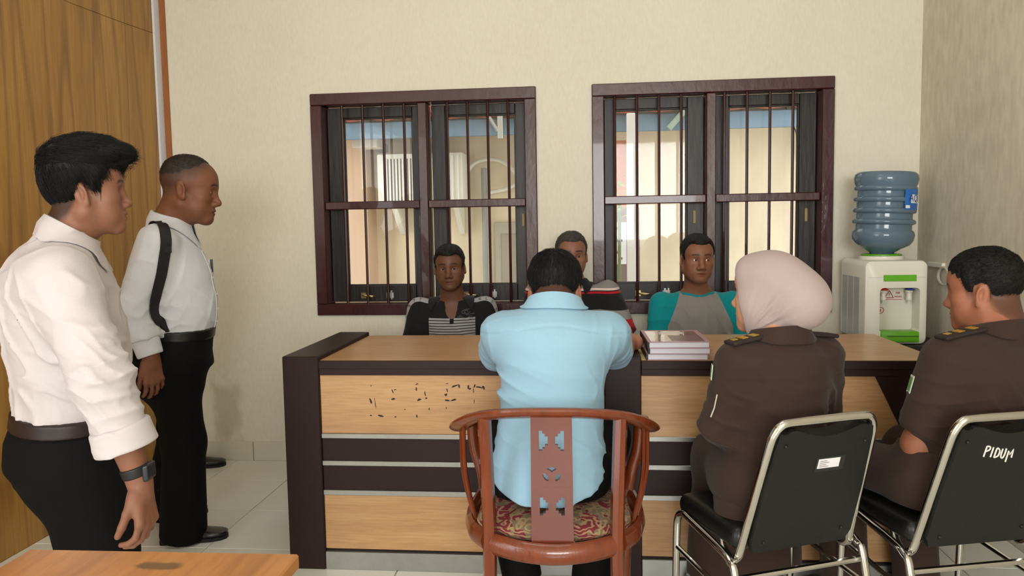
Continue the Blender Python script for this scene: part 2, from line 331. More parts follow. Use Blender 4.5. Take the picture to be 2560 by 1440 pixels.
box('fascia_board', -4.5, 4.2, -.57, -.54, zf0, zf1, M_blue, nb_, .003); box('soffit', -4.5, 4.2, -.54, 0, zf1-.02, zf1, mat('soffit_board', (170, 150, 130), .8), nb_, 0)
for k in range(34):
    u = -4.3+k*.24; bm = bmesh.new(); tube(bm, [(u, -.62, zf1+.035), (u, .4, zf1+.36)], .10, 8, flat=(.035, .115)); obj('roof_tile', bm_mesh('roof_tile', bm, True), M_roof, nb_)
a = P_(1210, 420, YE-.04); b = P_(1210, 760, YE-.04); tubeobj('downpipe', [(a[0], -.05, 0), (a[0], -.05, a[1])], .022, mat('grey_pvc', (150, 152, 150), .5), nb_, 8)
a = P_(1236, 556, YE-.02); b = P_(1302, 740, YE-.02)
dr = box('door', a[0], b[0]+.3, -.03, -.001, 0, a[1], mat('grey_door_paint', (176, 168, 152), .6, var=.06, vscale=20, stretch=(6, 1, .3)), nb_, .004); box('door_panel', a[0]+.05, b[0]+.25, -.035, -.028, .1, a[1]-.09, mat('grey_door_panel', (160, 150, 134), .6), dr, .006)
def pxbox(name, p0, p1, Y, y0, y1, m, parent, bev=.004):
    a = P_(*p0, Y); b = P_(*p1, Y); return box(name, min(a[0], b[0]), max(a[0], b[0]), y0, y1, min(a[1], b[1]), max(a[1], b[1]), m, parent, bev)
# outdoor air conditioner on brackets
ac = thing('air_conditioner_unit', (0, YE, 0), label='white outdoor air conditioner unit on wall brackets behind left window', cat='air conditioner')
a = P_(943, 386, YE-.34); b = P_(1160, 506, YE-.34)
box('casing', a[0], b[0], -.36, -.03, b[1], a[1], M_white, ac, .012, 2)
g0 = P_(962, 398, YE-.36); g1 = P_(1095, 502, YE-.36)
box('grille_recess', g0[0], g1[0], -.3605, -.352, g1[1], g0[1], mat('dark_grille', (110, 108, 104), .6), ac, 0)
for k in range(16):
    u = g0[0]+(g1[0]-g0[0])*(k+.5)/16; box('grille_slat', u-.006, u+.006, -.372, -.36, g1[1], g0[1], M_white, ac, 0)
for k in range(3):
    u = P_(1118+14*k, 440, YE-.36)[0]; box('casing_rib', u-.006, u+.006, -.37, -.358, b[1]+.02, a[1]-.02, M_white, ac, .002)
for px_ in (985, 1140):
    q = P_(px_, 506, YE-.3)
    bm = bmesh.new()
    for xx in (q[0]-.02, q[0]+.02): pass
    f = prism('bracket', [(-.34, q[1]), (-.01, q[1]), (-.01, q[1]-.24), (-.05, q[1]-.24), (-.3, q[1]-.04), (-.34, q[1]-.04)], q[0]-.02, q[0]+.02, M_white, ac, 'x'); bm.free()
pxq = [P_(px_, py_, YE-.08) for px_, py_ in ((1158, 480), (1162, 440), (1185, 408), (1215, 398), (1250, 402), (1282, 425), (1296, 450), (1270, 470), (1225, 480))]
tubeobj('insulated_pipe', smooth_path([(u, -.06, v) for u, v in pxq], 4), .016, M_white, ac, 8)
fl = thing('junction_box', (0, 0, 0)); fl.parent = nb_
pxbox('housing', (882, 346), (945, 368), YE-.45, -.47, -.3, mat('pale_housing', (196, 188, 172), .6), fl); pxbox('bracket', (925, 352), (945, 372), YE-.3, -.3, 0, mat('dark_bracket', (120, 108, 96), .6), fl)
bd = thing('eaves_bracket', (0, 0, 0)); bd.parent = nb_
a = P_(1228, 290, YE-.5); b = P_(1250, 352, YE-.5); box('upright', b[0], b[0]+.035, -.64, -.60, b[1], a[1], M_steel, bd); tubeobj('brace', [(a[0], -.6, a[1]-.02), (b[0], -.6, b[1]+.06)], .016, M_steel, bd, 6)
q0 = P_(1668, 326, YE-.5); q1 = P_(1720, 268, YE-.5)
tubeobj('eaves_brace', [(q0[0], -.6, q0[1]), (q1[0], -.6, q1[1])], .02, mat('pale_green_metal', (150, 165, 150), .5), nb_, 6)
# porch column, sign board and plant beyond the right window
p0 = P_(1567, 500, 5.4); p1 = P_(1588, 500, 5.4)
tag(box('porch_column', p0[0], p1[0], 5.36, 5.43, 0, zf1, mat('white_painted_steel', (214, 210, 206), .5, var=.06), None, .004), 'slim white porch column seen through right window', 'column')
sg = thing('sign_board', (0, 5.75, 0), label='orange and yellow board with white lower panel behind right window', cat='sign')
def bx(name, a_, b_, m, y0=-.01, y1=0): A = P_(*a_, 5.75); B = P_(*b_, 5.75); return box(name, A[0], B[0], y0, y1, B[1], A[1], m, sg, 0)
bx('orange_panel', (1534, 352), (1566, 520), mat('orange_panel', (206, 120, 84), .6)); bx('yellow_panel', (1565, 352), (1578, 405), mat('yellow_panel', (232, 210, 96), .6), -.016, -.01)
bx('dark_panel', (1534, 520), (1600, 790), mat('dusky_panel', (120, 98, 96), .6)); bx('white_panel', (1536, 556), (1566, 660), mat('white_panel', (232, 230, 234), .6), -.016, -.01)
for k in range(6):
    bx('dark_mark', (1539+(k % 2)*12, 568+15*k), (1546+(k % 3)*5, 574+15*k), mat('dark_mark', (110, 96, 110), .6), -.02, -.016)
pl = thing('garden_plant', (P_(1545, 480, 5.55)[0], 5.55, 0), label='yellow green leafy plant seen through right window', cat='plant')
M_leaf = mat('yellow_green_leaf', (150, 178, 78), .5, var=.2)
tubeobj('stem', [(0, 0, 0), (.01, 0, P_(1545, 500, 5.55)[1])], .012, mat('stem_green', (96, 110, 60), .6), pl, 6)
z0 = P_(1545, 490, 5.55)[1]
for k in range(14):
    an = k*2.4; l = .10+.05*random.random(); zz = z0-.16+.022*k
    d_ = Vector((math.cos(an), math.sin(an), .35)).normalized(); sd = Vector((-d_.y, d_.x, 0)).normalized()*.02; b0 = Vector((0, 0, zz))
    me = meshpy('leaf', [b0, b0+d_*l*.5+sd, b0+d_*l*.95+Vector((0, 0, -.03)), b0+d_*l*.5-sd, b0+d_*l*.5+Vector((0, 0, .008))], [(0, 1, 4), (1, 2, 4), (2, 3, 4), (3, 0, 4)]); obj('leaf', me, M_leaf, pl)
q = [P_(px_, py_, YE-.03) for px_, py_ in ((1965, 268), (1975, 300), (1990, 330), (1992, 360), (2000, 400))]
tubeobj('hanging_cable', smooth_path([(u, -.03, v) for u, v in q], 4), .005, mat('black_rubber', (20, 20, 20), .6), nb_, 5)
tag(box('alley_ground', -6, 6, W+TH, 9, -.3, -.2, mat('alley_concrete', (196, 184, 160), .9, var=.1), None, 0), kind='structure')
# ================================================================ desks
M_dark = mat('dark_wenge_laminate', (38, 22, 21), .48, var=.14, vscale=5, stretch=(1, 1, 12), spec=.3)
M_beech = wood('beech_laminate', (176, 133, 90), (188, 145, 100), (198, 158, 113), scale=(1.1, 9, 16), rough=.36, coat=.1)
M_alu = mat('brushed_aluminium', (158, 158, 154), .34, .75, var=.05, vscale=30, stretch=(1, 1, 1))
X0 = -1.136; X1 = X0+.138; X3 = at(1603, 890, D).x; X2 = X3-.13; X4 = at(2365, 905, D).x; YK = D+.6428*S; PT = HT+.016
ZZ = [.743, .522, .504, .418, .400, .306, .287, .078, .068]
def desk_front(t, a, b, slant=False):
    y = .012
    f = lambda n, z0, z1, m, yy=y, bev=.0015: box(n, a, b, yy, yy+.03, z0, z1, m, t, bev)
    f('top_rail', ZZ[0], HT-.025, M_dark, .004)
    if slant:
        sx0 = at(2190, 945, D).x; sx1 = at(2268, 1098, D).x
        o = prism('upper_panel', [(a, ZZ[1]), (sx1, ZZ[1]), (sx0, ZZ[0]), (a, ZZ[0])], y, y+.03, M_beech, t); prism('slanted_panel', [(sx1+.001, ZZ[1]), (b, ZZ[1]), (b, ZZ[0]), (sx0+.001, ZZ[0])], y-.006, y+.03, M_dark, t)
    else: o = f('upper_panel', ZZ[1], ZZ[0], M_beech)
    f('metal_strip', ZZ[2], ZZ[1], M_alu, .006); f('dark_band', ZZ[3], ZZ[2], M_dark); f('metal_strip', ZZ[4], ZZ[3], M_alu, .006)
    f('dark_band', ZZ[5], ZZ[4], M_dark); f('metal_strip', ZZ[6], ZZ[5], M_alu, .006); f('lower_panel', ZZ[7], ZZ[6], M_beech)
    f('shadow_gap', ZZ[8], ZZ[7], M_dark, .02); f('kick_plate', 0, ZZ[8], M_alu, .004)
    return o
d1 = thing('desk', (0, D, 0), label='dark and beech office desk with peeled marks on its front', cat='desk')
box('side_panel', X0, X1, 0, YK-D+.004, 0, PT, M_dark, d1, .003); box('side_panel', X2, X3, 0, YK-D+.004, 0, PT, M_dark, d1, .003)
box('desktop', X1+.0005, X2-.0005, .012, YK-D, HT-.025, HT, M_beech, d1, .0015); box('front_edge', X1+.0005, X2-.0005, 0, .012, HT-.03, HT, M_dark, d1, .0015)
up = desk_front(d1, X1+.0005, X2-.0005)
# flakes left from peeled lettering, thin and raised on the upper panel
fl_ = [(557, 370, 3, 4), (555, 455, 5, 14), (580, 465, 2, 28), (683, 445, 9, 6), (678, 400, 3, 12), (692, 392, 6, 2), (815, 360, 8, 3), (812, 390, 5, 9), (826, 450, 12, 6), (862, 415, 3, 14), (868, 440, 6, 4), (978, 420, 9, 7), (985, 395, 3, 10),
       (985, 452, 14, 5), (1022, 450, 18, 5), (985, 358, 8, 2), (1030, 370, 20, 5), (1052, 372, 4, 12), (1105, 375, 4, 12), (1114, 388, 8, 4), (1133, 395, 2, 12), (1140, 370, 4, 10), (1163, 378, 18, 4), (1190, 382, 5, 14), (1137, 455, 2, 12), (557, 537, 6, 4), (610, 538, 18, 5), (695, 545, 6, 3), (815, 540, 3, 9), (885, 500, 3, 6), (980, 495, 4, 5), (748, 503, 3, 3)]
bm = bmesh.new(); rg = random.Random(3)
for (zx, zy, hw, hh) in fl_:
    c = at(680+zx/2.25, 800+zy/2.25, D+.012); kk = D/FPX/2.25*1.25; n = 9; tilt = rg.uniform(-.4, .4); vs = []
    for i in range(n):
        a = 2*math.pi*i/n; r = rg.uniform(.55, 1.25); u, v = hw*kk*math.cos(a)*r, hh*kk*math.sin(a)*r
        vs.append(bm.verts.new((c.x+u*math.cos(tilt)-v*math.sin(tilt), .0117, c.z+u*math.sin(tilt)+v*math.cos(tilt))))
    bm.faces.new(vs)
o = obj('peeled_flakes', bm_mesh('peeled_flakes', bm), mat('black_sticker_residue', (34, 26, 22), .7), d1); o['kind'] = 'stuff'
d2 = thing('desk', (0, D, 0), label='dark and beech office desk with slanted panel, carrying the book stack', cat='desk')
box('desktop', X3+.001, X4, .012, YK-D, HT-.025, HT, M_beech, d2, .0015); box('front_edge', X3+.001, X4, 0, .012, HT-.03, HT, M_dark, d2, .0015)
desk_front(d2, X3+.001, X4-.001, True); box('side_panel', X4-.03, X4-.002, .045, YK-D-.02, 0, HT-.026, M_dark, d2, .002)
box('side_panel', X3+.003, X3+.03, .045, YK-D-.02, 0, HT-.026, M_dark, d2, .002)
# foreground table --------------------------------------------------------
TZ = .75; A = atz(748, 1384, TZ); B = atz(75, 1372, TZ)
ft = thing('wooden_table', (A.x, A.y, 0), 0, 'brown wooden table top with dark stain in the foreground corner', 'table')
M_tab = wood('orange_brown_table_wood', (142, 88, 42), (176, 118, 64), (192, 136, 80), scale=(9, 1.0, 9), rough=.4, coat=.15)
n_ = M_tab.node_tree.nodes; L_ = M_tab.node_tree.links; b_ = n_['Principled BSDF']; src = b_.inputs['Base Color'].links[0].from_socket
tc_ = n_.new('ShaderNodeTexCoord'); mp_ = n_.new('ShaderNodeMapping'); q = atz(400, 1412, TZ)-A; mp_.inputs['Location'].default_value = (-q.x, -q.y, 0); L_.new(tc_.outputs['Object'], mp_.inputs[0])
no_ = n_.new('ShaderNodeTexNoise'); no_.inputs['Scale'].default_value = 40; L_.new(tc_.outputs['Object'], no_.inputs[0])
vm_ = n_.new('ShaderNodeMapping'); vm_.inputs['Scale'].default_value = (22, 60, 0); L_.new(mp_.outputs[0], vm_.inputs[0])
ln_ = n_.new('ShaderNodeVectorMath'); ln_.operation = 'LENGTH'; L_.new(vm_.outputs[0], ln_.inputs[0])
ad_ = n_.new('ShaderNodeMath'); ad_.operation = 'ADD'; L_.new(ln_.outputs['Value'], ad_.inputs[0]); L_.new(no_.outputs[0], ad_.inputs[1])
mr_ = n_.new('ShaderNodeMapRange'); mr_.inputs['From Min'].default_value = 1.1; mr_.inputs['From Max'].default_value = 1.5; mr_.inputs['To Min'].default_value = .8; mr_.inputs['To Max'].default_value = 0; L_.new(ad_.outputs[0], mr_.inputs[0])
mi_ = n_.new('ShaderNodeMix'); mi_.data_type = 'RGBA'; mi_.inputs['B'].default_value = (*lin((84, 66, 40)), 1); L_.new(mr_.outputs[0], mi_.inputs['Factor']); L_.new(src, mi_.inputs['A']); L_.new(mi_.outputs['Result'], b_.inputs['Base Color'])
tl, tw = (A-B).length, .60
box('table_top', -tl, 0, -tw, 0, TZ-.025, TZ, M_tab, ft, .003); ft.rotation_euler = (0, 0, math.atan2(A.y-B.y, A.x-B.x))
for u in (-tl+.05, -.06):
    for v in (-tw+.05, -.06): box('leg', u-.02, u+.02, v-.02, v+.02, 0, TZ-.03, M_tab, ft, .002)
box('apron', -tl+.06, -.07, -.07, -.05, TZ-.1, TZ-.026, M_tab, ft, .001); box('apron', -.07, -.05, -tw+.06, -.07, TZ-.1, TZ-.026, M_tab, ft, .001)
# books -------------------------------------------------------------------
M_page = mat('white_page_edges', (216, 214, 226), .8, var=.06, vscale=4, stretch=(1, 1, 120)); M_spine = mat('black_spine_tape', (24, 22, 26), .5)
M_cover = mat('mauve_card_cover', (176, 138, 146), .45, var=.04); M_gloss = mat('clear_plastic_film', (150, 128, 136), .12, spec=.8, var=.18, vscale=9, bump=.9, bscale=11, coat=.6)
bpos = [(.207, D+.018, 0, .014), (.214, D+.020, .0215, -.012), (.212, D+.018, .043, .018)]; lb = ['thick mauve-covered document file at the bottom of the desk stack', 'thick mauve-covered document file in the middle of the desk stack', 'thick document file with glossy cover on top of the desk stack']
ang = 0
for k, (bx0, by0, z, rr) in enumerate(bpos):
    t = thing('document_file', (bx0, by0, HT+.0005+z), rr-.0, lb[k], 'book', 'document files stacked on the desk'); w_, l_, h_ = .212, .31, .0212
    box('page_block', .003, w_, .0, l_, .0012, h_-.0012, M_page, t, .0012); box('cover', -.001, w_+.006, -.002, l_+.004, h_-.0012, h_, M_cover, t, 0); box('cover', -.001, w_+.006, -.002, l_+.004, 0, .0012, M_cover, t, 0)
    box('spine', -.004, -.001, -.002, l_+.004, 0, h_, M_spine, t, .0008); box('spine_tape', -.004, .001, -.0035, -.002, 0, h_, M_spine, t, 0)
    if k == 2:
        f = box('film', .01, .2, .01, .28, h_, h_+.0008, M_gloss, t, 0)
        box('title_panel', .085, .195, .02, .16, h_+.0008, h_+.0012, mat('dusky_title_panel', (128, 104, 112), .3), t, 0); box('title_strip', .06, .15, .2, .25, h_+.0008, h_+.0012, mat('pale_title_strip', (226, 214, 212), .3), t, 0)
    else:
        bm = bmesh.new(); tube(bm, smooth_path([(w_, .02, .006), (w_+.012, .01, .01), (w_+.016, .0, .006), (w_+.022, -.006, .009)], 3), .0012, 5); obj('ribbon', bm_mesh('ribbon', bm), mat('pink_ribbon', (206, 150, 150), .6), t)
q = atz(1600, 862, HT)
tag(box('paper_folder', -.004, .2, 0, .29, 0, .0008, mat('pale_yellow_paper', (206, 186, 120), .7), None, 0, loc=(.187, D+.025, HT+.0001)), 'pale yellow paper lying under the document files', 'folder')
bpy.data.objects['paper_folder'].rotation_euler = (0, 0, .1)
# water dispenser on a low cabinet ----------------------------------------
def at_dir(px, py, Y): return at(px, py, Y)
DL = at(2160, 850, 3.64).x; DR = at(2318, 850, 3.64).x; DW = DR-DL; dcx = (DL+DR)/2; DZ = at(2250, 862, 3.64).z
DTOP = at(2250, 651, 3.64).z
cab = thing('low_cabinet', (dcx, 3.8, 0), 0, 'low dark cabinet carrying the water dispenser', 'cabinet')
M_blk = mat('black_laminate', (26, 24, 24), .4)
box('body', -.24, .235, -.2, .2, .04, DZ-.022, M_blk, cab, .003); box('top', -.25, .245, -.21, .21, DZ-.022, DZ, M_blk, cab, .002); box('door', -.235, -.002, -.212, -.2, .06, DZ-.04, M_blk, cab, .002); box('door', .002, .23, -.212, -.2, .06, DZ-.04, M_blk, cab, .002); box('plinth', -.22, .215, -.18, .18, 0, .04, M_blk, cab, 0)
ds = thing('water_dispenser', (dcx, 3.64, DZ), 0, 'white tabletop water dispenser with lime green panel and tray', 'water dispenser'); hh = DTOP-DZ; hw = DW/2; dp = .33
M_dw = mat('ivory_abs_plastic', (226, 224, 210), .3, spec=.5); M_dg = mat('grey_side_panel', (178, 180, 178), .4); M_lime = mat('lime_green_plastic', (98, 176, 30), .35)
# body: front shell with the recess left open, built from a hull and a recessed bay
bm = bmesh.new(); r0, r1, z0, z1 = -hw*.52, hw*.74, .055, hh-.125
addbox(bm, -hw, r0, 0, dp, 0, hh, .0); bm.free()
def shell():
    bm = bmesh.new()
    # outline ring of the front with rounded top corners
    def rrect(x0, x1, z0, z1, r, n=5):
        pts = []
        for (cx, cz, a0) in ((x1-r, z1-r, 0), (x0+r, z1-r, 90), (x0+r, z0+r, 180), (x1-r, z0+r, 270)):
            for i in range(n+1): a = math.radians(a0+90*i/n); pts.append((cx+r*math.cos(a), cz+r*math.sin(a)))
        return pts
    o = rrect(-hw, hw, 0, hh, .028); i_ = rrect(r0, r1, z0, z1, .018); n = len(o)
    lay = [(o, .012, .012), (o, 0, 0)]
    def ring(pts, y, inset=0):
        c = ((-hw+hw)/2, hh/2); out = []
        for x, z in pts: out.append(bm.verts.new((x*(1-inset/hw), y, (z-c[1])*(1-inset/(hh/2))+c[1])))
        return out
    R = [ring(o, dp, 0), ring(o, .03, 0), ring(o, .008, .004), ring(o, 0, .014), ring(i_, 0), ring(i_, .006, .002), ring(i_, .075, .006)]
    for a, b in zip(R, R[1:]):
        for k in range(n): bm.faces.new((a[k], a[(k+1) % n], b[(k+1) % n], b[k]))
    bm.faces.new(R[-1][::-1]); bm.faces.new(R[0])
    return bm_mesh('body', bm, True)
obj('body', shell(), M_dw, ds)
for k in range(3): box('side_panel', -hw-.0015, -hw+.001, .07+.082*k, .145+.082*k, .02, hh-.08, M_dg, ds, .001)
box('seam_line', -hw+.012, hw-.012, -.0005, .001, hh-.078, hh-.0765, M_dg, ds, 0)
box('indicator_panel', -hw*.42, hw*.62, -.003, .002, hh-.095, hh-.066+.0, M_lime, ds, .002)
tr = box('drip_tray', -hw*.48, hw*.72, -.012, .07, .012, .062, M_lime, ds, .006, 2); box('tray_slot', -hw*.3, hw*.7, -.0135, -.011, .038, .043, mat('dark_green_slot', (52, 104, 18), .5), tr, 0)
for u, cname, cc in ((-hw*.30, 'red_tap_lever', (196, 30, 30)), (hw*.52, 'blue_tap_lever', (64, 62, 150))):
    tp = lathe('tap', [(0, .0), (.012, .0), (.014, .012), (.011, .02), (.012, .034), (.016, .036), (.016, .046), (0, .046)], M_dw, ds, 16, (u, .045, hh-.185)); tp['label'] = 'tap with '+cname.split('_')[0]+' lever'
    bm = bmesh.new(); tube(bm, [(0, .04, .028), (0, -.004, .026)], .008, 8); tube(bm, [(.0, -.0, .0), (0, 0, -.014)], .005, 8); obj('spout', bm_mesh('spout', bm, True), M_dw, tp)
    bm = bmesh.new(); addbox(bm, -.014, .014, -.03, .014, .046, .054, .003); tube(bm, [(0, 0, .04), (0, 0, .058)], .013, 10); obj('lever', bm_mesh('lever', bm, True), mat(cname, cc, .4), tp)
M_redp = mat('red_print', (190, 60, 56), .6)
bm = bmesh.new(); tr_ = [(-.019, -.014), (.019, -.014), (0, .02)]
for i in range(3): a, b = tr_[i], tr_[(i+1) % 3]; tube(bm, [(a[0], 0, a[1]), (b[0], 0, b[1])], .0016, 4)
tube(bm, [(0, 0, -.004), (0, 0, .009)], .0015, 4); tube(bm, [(0, 0, -.01), (0, 0, -.008)], .0015, 4)
obj('warning_triangle', bm_mesh('warning_triangle', bm), M_redp, ds, (-hw*.03, .0735, hh-.163))
text_mesh('printed_text', 'AIR', .014, M_redp, ds, (hw*.03+.03, .0735, hh-.155), (math.pi/2, 0, 0)); text_mesh('printed_text', 'PANAS', .0105, M_redp, ds, (hw*.03+.032, .0735, hh-.172), (math.pi/2, 0, 0)); box('print_rule', -hw*.03-.02, hw*.03+.05, .073, .074, hh-.186, hh-.184, M_redp, ds, 0)
bm = bmesh.new(); tube(bm, [(.014*math.cos(a*.4), 0, .014*math.sin(a*.4)) for a in range(16)], .0014, 4, True); tube(bm, [(0, 0, -.007), (0, 0, .006)], .0025, 5); obj('round_symbol', bm_mesh('round_symbol', bm), M_redp, ds, (-hw*.3, .0735, hh-.235))
lathe('bottle_collar', [(.0, 0), (.098, 0), (.1, .004), (.098, .016), (.07, .018), (0, .018)], M_dw, ds, 32, (-.012, .16, hh)); lathe('green_ring', [(.06, .018), (.088, .018), (.088, .024), (.06, .026)], M_lime, ds, 32, (-.012, .16, hh))
# bottle
bz0 = DTOP+DZ*0; bt = thing('water_bottle', (dcx-.012, 3.80, DTOP+.02), 0, 'large blue ribbed water bottle upside down on the dispenser', 'bottle'); bt.rotation_euler = (0, math.radians(2.3), 0)
BH = at(2230, 431, 3.8).z-DTOP-.02; R_ = .137
def bmat():
    m = mat('blue_polycarbonate', (112, 136, 154), .12, var=0); b = m.node_tree.nodes['Principled BSDF']; b.inputs['Transmission Weight'].default_value = .35; b.inputs['IOR'].default_value = 1.2; b.inputs['Coat Weight'].default_value = .6; b.inputs['Coat Roughness'].default_value = .06; return m
prof = [(.0, 0), (.045, 0), (.055, .012), (.085, .03), (.118, .048), (R_-.004, .070), (R_+.001, .095), (R_-.004, .112), (R_-.013, .118)]
z = .118; rib = (BH-.118-.062)/4
for k in range(4):
    prof += [(R_-.014, z+.006), (R_-.014, z+rib*.46), (R_-.005, z+rib*.52), (R_+.001, z+rib*.62), (R_+.001, z+rib*.82), (R_-.005, z+rib*.94)]
    if k < 3: prof += [(R_-.013, z+rib)]
    z += rib
prof += [(R_, z+.01), (R_+.004, z+.03), (R_, BH-.012), (R_-.012, BH), (0, BH)]
lathe('bottle_body', prof, bmat(), bt, 40)
# label wrapped on the right-front of the bottle
def wrap(x, z, r=R_-.001, a0=math.radians(-42)): a = a0+x/r; return (r*math.cos(a), r*math.sin(a), z)
def wrapmesh(name, x0, x1, z0, z1, m, r, nx=10, parent=bt):
    v = []; f = []
    for i in range(nx+1):
        for zz in (z0, z1): v.append(wrap(x0+(x1-x0)*i/nx, zz, r))
    for i in range(nx): f.append((2*i, 2*i+2, 2*i+3, 2*i+1))
    return obj(name, meshpy(name, v, f, True), m, parent)
M_lab = mat('blue_label_print', (44, 108, 184), .35, var=.25, vscale=16); lz0, lz1 = BH-.066-rib*2.1, BH-.066-rib*.3
lbk = wrapmesh('label', -.075, .075, lz0, lz1, M_lab, R_+.0012)
wrapmesh('label_wave', -.04, .075, lz0+.03, lz0+.07, mat('white_label_wave', (222, 232, 240), .35), R_+.0018, parent=lbk); wrapmesh('label_box', -.07, -.045, lz0+.006, lz0+.02, mat('white_label_box', (226, 230, 236), .35), R_+.0018, parent=lbk)
tx = text_mesh('label_lettering', 'AQUA', .046, mat('navy_lettering', (52, 40, 120), .4), lbk, (0, 0, 0), (0, 0, 0), .0)
for v in tx.data.vertices: v.co = wrap(v.co.x+.012, lz0+.052+v.co.y, R_+.0026)
# wall bracket with ring on the right wall
hb = thing('wall_cup_hook', (XC, 3.55, 0), 0, 'small white bracket with a ring on the right wall beside dispenser', 'bracket')
def onr(px_, py_): d = ray(px_, py_); q = CP+d*(XC/d.x); return q
a = onr(2326, 660); b = onr(2364, 660); c = onr(2367, 690)
box('bracket_arm', -.016, 0, min(a.y, b.y)-3.55, max(a.y, b.y)-3.55, a.z-.012, a.z+.012, M_white, hb, .003)
bm = bmesh.new(); tube(bm, [(-.014, c.y-3.55+.055*math.cos(t_*.3142), c.z+.04*math.sin(t_*.3142)) for t_ in range(20)], .006, 6, True); obj('ring', bm_mesh('ring', bm, True), mat('pale_grey_plastic', (200, 196, 182), .5), hb)
# black shoe left by the wall
def shoe_mesh(L=.26, Wd=.048, H=.075, name='shoe_upper'):
    v = []; f = []; st = [(0, .030, .055, .6), (.05, .036, .062, .7), (.25, .036, .075, .8), (.42, .038, .07, .8), (.6, .045, .052, .9), (.78, .047, .042, 1), (.92, .038, .036, 1), (1, .016, .026, 1)]
    n = 14
    for t_, wd, hg, q in st:
        for k in range(n):
            a = 2*math.pi*k/n; c_, s_ = math.cos(a), math.sin(a); x_ = wd*abs(c_)**.75*(1 if c_ > 0 else -1); z_ = max(s_, -.55)
            v.append((x_*(1 if z_ < .3 else 1-.35*(z_-.3)), t_*L, .028+ (hg-.028)*max(z_, 0)+.028*min(z_, 0)*1.4))
    m_ = len(st)
    for i in range(m_-1):
        for k in range(n): f.append((i*n+k, i*n+(k+1) % n, (i+1)*n+(k+1) % n, (i+1)*n+k))
    f.append(tuple(range(n))[::-1]); f.append(tuple((m_-1)*n+k for k in range(n)))
    return meshpy(name, v, f, True)
def sole_mesh(L=.268):
    ol = [(0, .02), (.02, .032), (.1, .037), (.35, .034), (.55, .044), (.75, .049), (.9, .042), (.98, .024), (1, 0)]
    pts = [(w_, t_*L-.004) for t_, w_ in ol]+[(-w_, t_*L-.004) for t_, w_ in ol[-2::-1]]
    bm = bmesh.new(); b = [bm.verts.new((x_, y_, 0)) for x_, y_ in pts]; t_ = [bm.verts.new((x_, y_, .014)) for x_, y_ in pts]; n = len(pts)
    bm.faces.new(b[::-1]); bm.faces.new(t_)
    for i in range(n): bm.faces.new((b[i], b[(i+1) % n], t_[(i+1) % n], t_[i]))
    return bm_mesh('sole', bm)
M_leather = mat('black_leather', (20, 19, 20), .3, bump=.2, bscale=80, coat=.25); M_sole = mat('black_rubber_sole', (16, 15, 15), .7)
ws = thing('loafer', (-2.25, 3.90, 0), math.radians(-75), 'black shoe on the floor against the back wall', 'shoe')
obj('upper', shoe_mesh(), M_leather, ws); obj('sole', sole_mesh(), M_sole, ws); box('buckle', -.02, .02, .14, .15, .062, .068, M_steel, ws, .001)
# ================================================================ implicit-surface modelling for figures and upholstery
A3 = lambda *v: np.array(v, dtype=np.float64)
def nrm(v): v = np.asarray(v, float); return v/np.linalg.norm(v)
def smin(a, b, k):
    if k <= 0: return np.minimum(a, b)
    h = np.maximum(k-np.abs(a-b), 0)/k; return np.minimum(a, b)-h*h*k*.25
def smax(a, b, k): return -smin(-a, -b, k)
def f_cone(a, b, ra, rb):
    a = np.asarray(a, float); b = np.asarray(b, float); ab = b-a; L2 = max(ab@ab, 1e-9)
    def fn(P):
        t = np.clip((P-a)@ab/L2, 0, 1); q = P-a-t[:, None]*ab; return np.sqrt((q*q).sum(1))-(ra+(rb-ra)*t)
    return fn
def f_ell(c, r, R=None):
    c = np.asarray(c, float); r = np.asarray(r, float)
    def fn(P):
        q = P-c
        if R is not None: q = q@R.T
        k0 = np.sqrt(((q/r)**2).sum(1)); k1 = np.sqrt(((q/(r*r))**2).sum(1))+1e-9; return k0*(k0-1)/k1
    return fn
def f_rbox(c, hs, r, R=None):
    c = np.asarray(c, float); hs = np.asarray(hs, float)-r
    def fn(P):
        q = P-c
        if R is not None: q = q@R.T
        q = np.abs(q)-hs; return np.sqrt((np.maximum(q, 0)**2).sum(1))+np.minimum(q.max(1), 0)-r
    return fn
def f_plane(c, n):     # inside where (p-c).n < 0
    c = np.asarray(c, float); n = nrm(n); return lambda P: (P-c)@n
